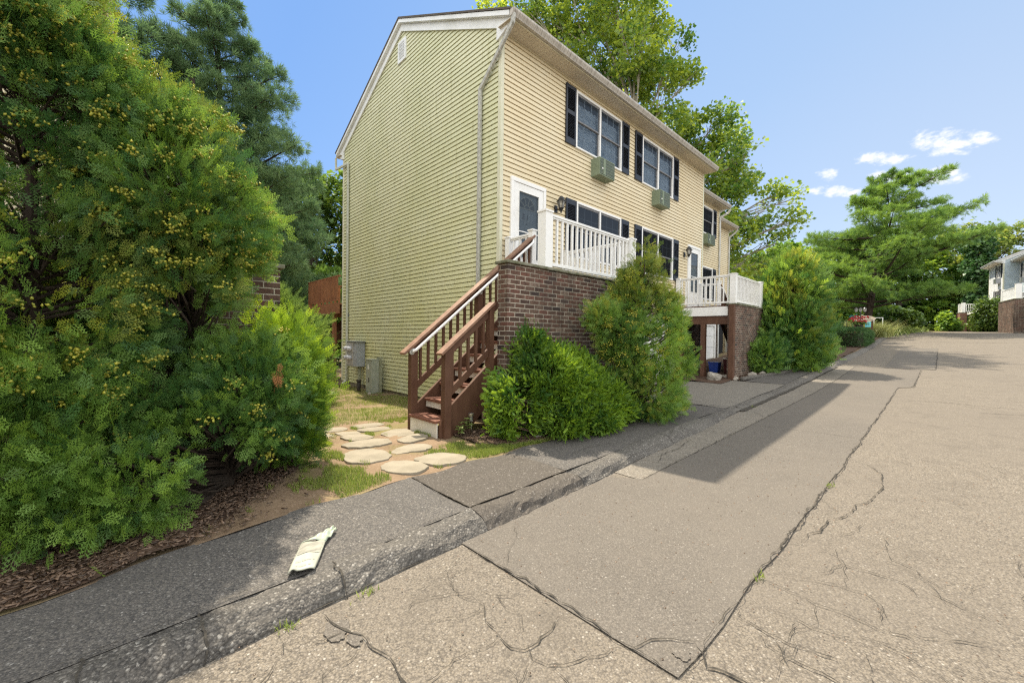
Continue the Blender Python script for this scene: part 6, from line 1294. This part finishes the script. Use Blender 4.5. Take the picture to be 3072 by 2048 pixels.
mass('far_woods', 'green woodland behind the pine and the road bend', rlobes(90, (66, 12, 5.0), (9, 17, 7.2), 1.8, 3.2, seed=33, fn=lambda p: p[1] > (5.5 if p[0] < 68 else -1) and p[0] - 52 > .2 * p[1]), 'wood', 2.6, .5)
broadleaf('locust_tree', 'airy yellow green locust tree above the right townhouses', (71.5, -3, 1.2), 13.0, rlobes(40, (71.5, -3.0, 8.6), (4.0, 5.4, 4.6), 1.0, 1.7, seed=41), 'locust', 'trunk_grey', 4.6, .32, trunk_r=.3, gap=.42, nl=8)
broadleaf('vine_clad_tree', 'dark column of vines climbing a trunk before the locust', (66, -2.4, 1.1), 10.5, [(66, -2.5, 1.2 + .78 * k, 1.15 + .35 * math.sin(k * 1.7), 1.2 + .3 * math.sin(k * 2.3), .95) for k in range(14)], 'ivy', 'trunk_grey', 9, .30, trunk_r=.35, gap=.9)
broadleaf('birch_tree', 'pale slender tree between the sycamore and the pine', (47, 13, .5), 10.5, rlobes(12, (47, 12.6, 6.3), (2.8, 2.4, 4.2), .9, 1.5, seed=52), 'wood', 'bark_pale', 5, .30, trunk_r=.12, gap=.4)
broadleaf('maple_tree', 'dark tree at the right edge of the big pine', (67, 3.6, 1.0), 10, rlobes(18, (67, 3.4, 5.8), (3.4, 3.0, 5.0), 1.2, 1.9, seed=55), 'dkleaf', 'trunk_grey', 4.5, .36, trunk_r=.3, gap=.7)
broadleaf('round_bush', 'rounded green bush left of the reddish brick pier', (60, -.4, 1.0), 2.2, [(60, -.4, 1.9, .85, .85, .9), (59.9, -.5, 1.5, .95, .9, .6), (60.1, -.3, 2.5, .6, .6, .6)], 'wood', 'trunk_grey', 14, .24, cat='bush', trunk_r=.06, gap=.95)
rb = rframe(7.5, .2, 0.)
rbc = rb(0, 0, 0); broadleaf('burning_bush', 'broad yellow green bush between the two brick walls on the right', (rbc[0], rbc[1], .9), 3.6, [(rbc[0], rbc[1], 2.2, 1.0, 1.05, 1.3), (rbc[0] - .2, rbc[1], 3.0, .8, .85, .8), (rbc[0] + .2, rbc[1] + .1, 1.5, 1.0, 1.05, .8), (rbc[0], rbc[1] - .4, 3.3, .45, .5, .5)], 'shrub', 'trunk_grey', 22, .20, cat='bush', trunk_r=.06, gap=.95)
broadleaf('dark_bush', 'dark rounded bush behind the clipped hedge, left of the sign', (34.0, 5.9, .1), 1.7, [(34.0, 5.9, .95, 1.5, 1.5, .85)], 'box', 'trunk_grey', 40, .16, cat='bush', trunk_r=.05, gap=.95)
broadleaf('green_bush', 'light green bush under the right side of the pine', (50.5, 3.3, .8), 2.6, rlobes(8, (50.5, 3.3, 1.9), (2.2, 2.0, 1.0), .9, 1.3, seed=61), 'shrub', 'trunk_grey', 12, .24, cat='bush', trunk_r=.06, gap=.95)

# ------------------------------------------------------------------ lawn blades, chips, litter
def scatter(n, x0, x1, y0, y1, ok):
    P = np.stack([rng.uniform(x0, x1, n), rng.uniform(y0, y1, n), np.zeros(n)], 1); return P[ok(P)]
in_stone = np.array([[sum(p[0] for p in pl) / len(pl), sum(p[1] for p in pl) / len(pl), max(max(p[0] for p in pl) - min(p[0] for p in pl), .9 * (max(p[1] for p in pl) - min(p[1] for p in pl))) / 2] for _, pl in STONES])
def lawn_ok(P):
    x, y = P[:, 0], P[:, 1]; le = np.array([lawn_edge(a) for a in x]); k = y > le + .03; f = .7 * noise3(P * [1, 1, 0], 2.4, 21) + .75 * noise3(P * [1, 1, 0], 8., 22) + .55 * noise3(P * [1, 1, 0], 21., 25)
    d = np.sqrt(((P[:, None, :2] - in_stone[None, :, :2]) ** 2).sum(2)); k &= (d > in_stone[None, :, 2] * .93).all(1); path = ((d - in_stone[None, :, 2]).min(1) < .14)
    thr = np.where(path, .62, np.where(y > 6.2, -.45, np.where(x < 1.1, .40, .12))); k &= f > thr; k &= ~((x > 3.35) & (y < 4.62) & (y > 3.80)); k &= ~((x < .42 + .08 * np.sin(y * 9)) | ((x < 1.6) & (y > 3.75 + (x - .42) * .75))); k &= ~((x > 3.1) & (y > 4.55) & (y < 6.1)); k &= ~((x > 5.4) & (y > 6.1)); return k
P = np.concatenate([scatter(110000, .35, 3.6, 3.3, 6.5, lawn_ok), scatter(70000, 1.0, 5.5, 6.0, 14.0, lawn_ok)]); n = len(P); P[:, 2] = hz(P[:, 0], P[:, 1]) - .002
T = np.array([[0, -.5, 0], [0, .5, 0], [.6, .3, .05], [.6, -.3, .05], [.6, -.3, .05], [.6, .3, .05], [1, .02, .25], [1, -.02, .25]]) * [1, .11, 1]; a = rng.uniform(0, 6.28, n); ln = rng.uniform(.2, 1.1, n); D = np.stack([np.cos(a) * ln, np.sin(a) * ln, np.ones(n)], 1)
o = bulk('lawn_grass', T, np.arange(8).reshape(-1, 4), P, frames(D, np.stack([np.cos(a), np.sin(a), -ln], 1) * -1, rng.uniform(.028, .062, n)), np.clip(.5 + .3 * noise3(P, 1.3, 23) + .2 * rng.normal(size=n), 0, 1), 'lawn'); o['kind'] = 'stuff'; o['label'] = 'patchy tufts of grass in the sandy lawn'
P = scatter(9000, 3.34, 4.3, 3.5, 3.82, lambda P: (P[:, 1] > np.array([lawn_edge(a) for a in P[:, 0]]) + .01) & (P[:, 1] < np.interp(P[:, 0], [3.3, 3.6, 4.1, 4.3], [3.98, 3.74, 3.66, 3.6])))
P = np.concatenate([P, scatter(5000, 2.86, 3.4, 3.6, 4.3, lambda P: (P[:, 1] > np.array([lawn_edge(a) for a in P[:, 0]]) + .02) & (noise3(P, 5., 4) > 0))]); n = len(P); P[:, 2] = hz(P[:, 0], P[:, 1]); a = rng.uniform(0, 6.28, n); ln = rng.uniform(.2, 1.1, n); D = np.stack([np.cos(a) * ln, np.sin(a) * ln, np.ones(n)], 1)
o = bulk('edge_grass', T, np.arange(8).reshape(-1, 4), P, frames(D, np.stack([np.cos(a), np.sin(a), -ln], 1) * -1, rng.uniform(.03, .06, n)), rng.uniform(.2, 1, n), 'lawn'); o['kind'] = 'stuff'; o['label'] = 'grass strip between the sidewalk and the mulch by the steps'
def chips(name, label, n, x0, x1, y0, y1, ok, s0, s1, mat='chip', lift=.03):
    P = scatter(n, x0, x1, y0, y1, ok); n = len(P); P[:, 2] = hz(P[:, 0], P[:, 1]) + lift + rng.uniform(-.004, .012, n); a = rng.uniform(0, 6.28, n); D = np.stack([np.cos(a), np.sin(a), rng.normal(size=n) * .25], 1)
    T = np.array([[-.5, -.13, 0], [.5, -.10, 0], [.5, .10, .0], [-.5, .13, 0], [-.5, -.13, .1], [.5, -.10, .1], [.5, .10, .1], [-.5, .13, .1]]); F = np.array([[4, 5, 6, 7], [0, 1, 5, 4], [1, 2, 6, 5], [2, 3, 7, 6], [3, 0, 4, 7]])
    o = bulk(name, T, F, P, frames(D, np.tile([0, 0, 1.], (n, 1)) + rng.normal(size=(n, 3)) * .25, rng.uniform(s0, s1, n)), rng.uniform(0, 1, n) ** 1.5, mat); o['kind'] = 'stuff'; o['label'] = label; return o
le_v = lambda P: np.array([lawn_edge(a) for a in P[:, 0]])
chips('mulch_chips', 'bark mulch chips under the tall hedge', 24000, -2.2, 1.25, 3.0, 5.4, lambda P: (P[:, 1] > le_v(P) + .0) & (P[:, 0] < .42 + np.clip((P[:, 1] - le_v(P) - .16) / .95, 0, 2) + .25 * rng.normal(size=len(P))), .02, .055)
chips('mulch_chips', 'bark mulch chips in the bed beside the steps', 12000, 3.3, 6.2, 3.6, 4.62, lambda P: (P[:, 1] > np.interp(P[:, 0], [3.32, 3.6, 4.1, 6.2], [3.98, 3.72, 3.62, 3.6]) + .02) & ((P[:, 0] < 4) | (P[:, 1] < 4.28)), .02, .05)
chips('mulch_chips', 'bark mulch chips by the second porch', 5000, 13.4, 19, 3.2, 4.3, lambda P: P[:, 1] > np.interp(P[:, 0], [13.3, 15, 16.7, 18.2, 20.4], [4.05, 3.75, 3.42, 3.24, 2.9]), .03, .07, lift=.045)
P = scatter(2600, -1, 9, .2, 2.7, lambda P: (np.abs(P[:, 1] - np.array([toe(a) for a in P[:, 0]]) + .05) < np.abs(rng.normal(size=len(P))) * .12)); P[:, 2] = [zroad(p[0], p[1], .011) for p in P]; n = len(P); a = rng.uniform(0, 6.28, n)
T8 = np.array([[-.5, 0, 0], [0, .4, 0], [.5, 0, 0], [0, -.4, 0], [0, 0, .4]], float); F8 = np.array([[0, 3, 4], [3, 2, 4], [2, 1, 4], [1, 0, 4]])
P2 = scatter(1500, .2, 7, -1.5, 2.3, lambda P: P[:, 1] < 2.3); P2[:, 2] = [zroad(p[0], p[1], .012) for p in P2]; P = np.concatenate([P, P2]); n = len(P); a = rng.uniform(0, 6.28, n)
o = bulk('road_grit', T8, F8, P, frames(np.stack([np.cos(a), np.sin(a), np.zeros(n)], 1), np.tile([0, 0, 1.], (n, 1)), rng.uniform(.004, .016, n)), rng.uniform(0, 1, n), 'chip'); o['kind'] = 'stuff'; o['label'] = 'loose grit and bark crumbs along the kerb'

P = np.concatenate([np.array([x_, y_, 0.]) + rng.normal(size=(26, 3)) * [.035, .018, 0] for x_, y_ in ((1.02, 2.27), (4.35, 2.57), (2.9, .76), (5.2, .76), (.62, 2.28), (9.4, 2.66))]); n = len(P); P[:, 2] = [zroad(p[0], p[1], .006) for p in P]; a = rng.uniform(0, 6.28, n); ln = rng.uniform(.4, 1.6, n)
o = bulk('gutter_weeds', np.array([[0, -.5, 0], [0, .5, 0], [.6, .3, .05], [.6, -.3, .05], [.6, -.3, .05], [.6, .3, .05], [1, .02, .25], [1, -.02, .25]]) * [1, .16, 1], np.arange(8).reshape(-1, 4), P, frames(np.stack([np.cos(a) * ln, np.sin(a) * ln, np.ones(n)], 1), np.stack([np.cos(a), np.sin(a), -ln], 1) * -1, rng.uniform(.02, .05, n)), rng.uniform(.1, 1, n), 'lawn'); o['kind'] = 'stuff'; o['label'] = 'small weeds in the road joints and gutter'
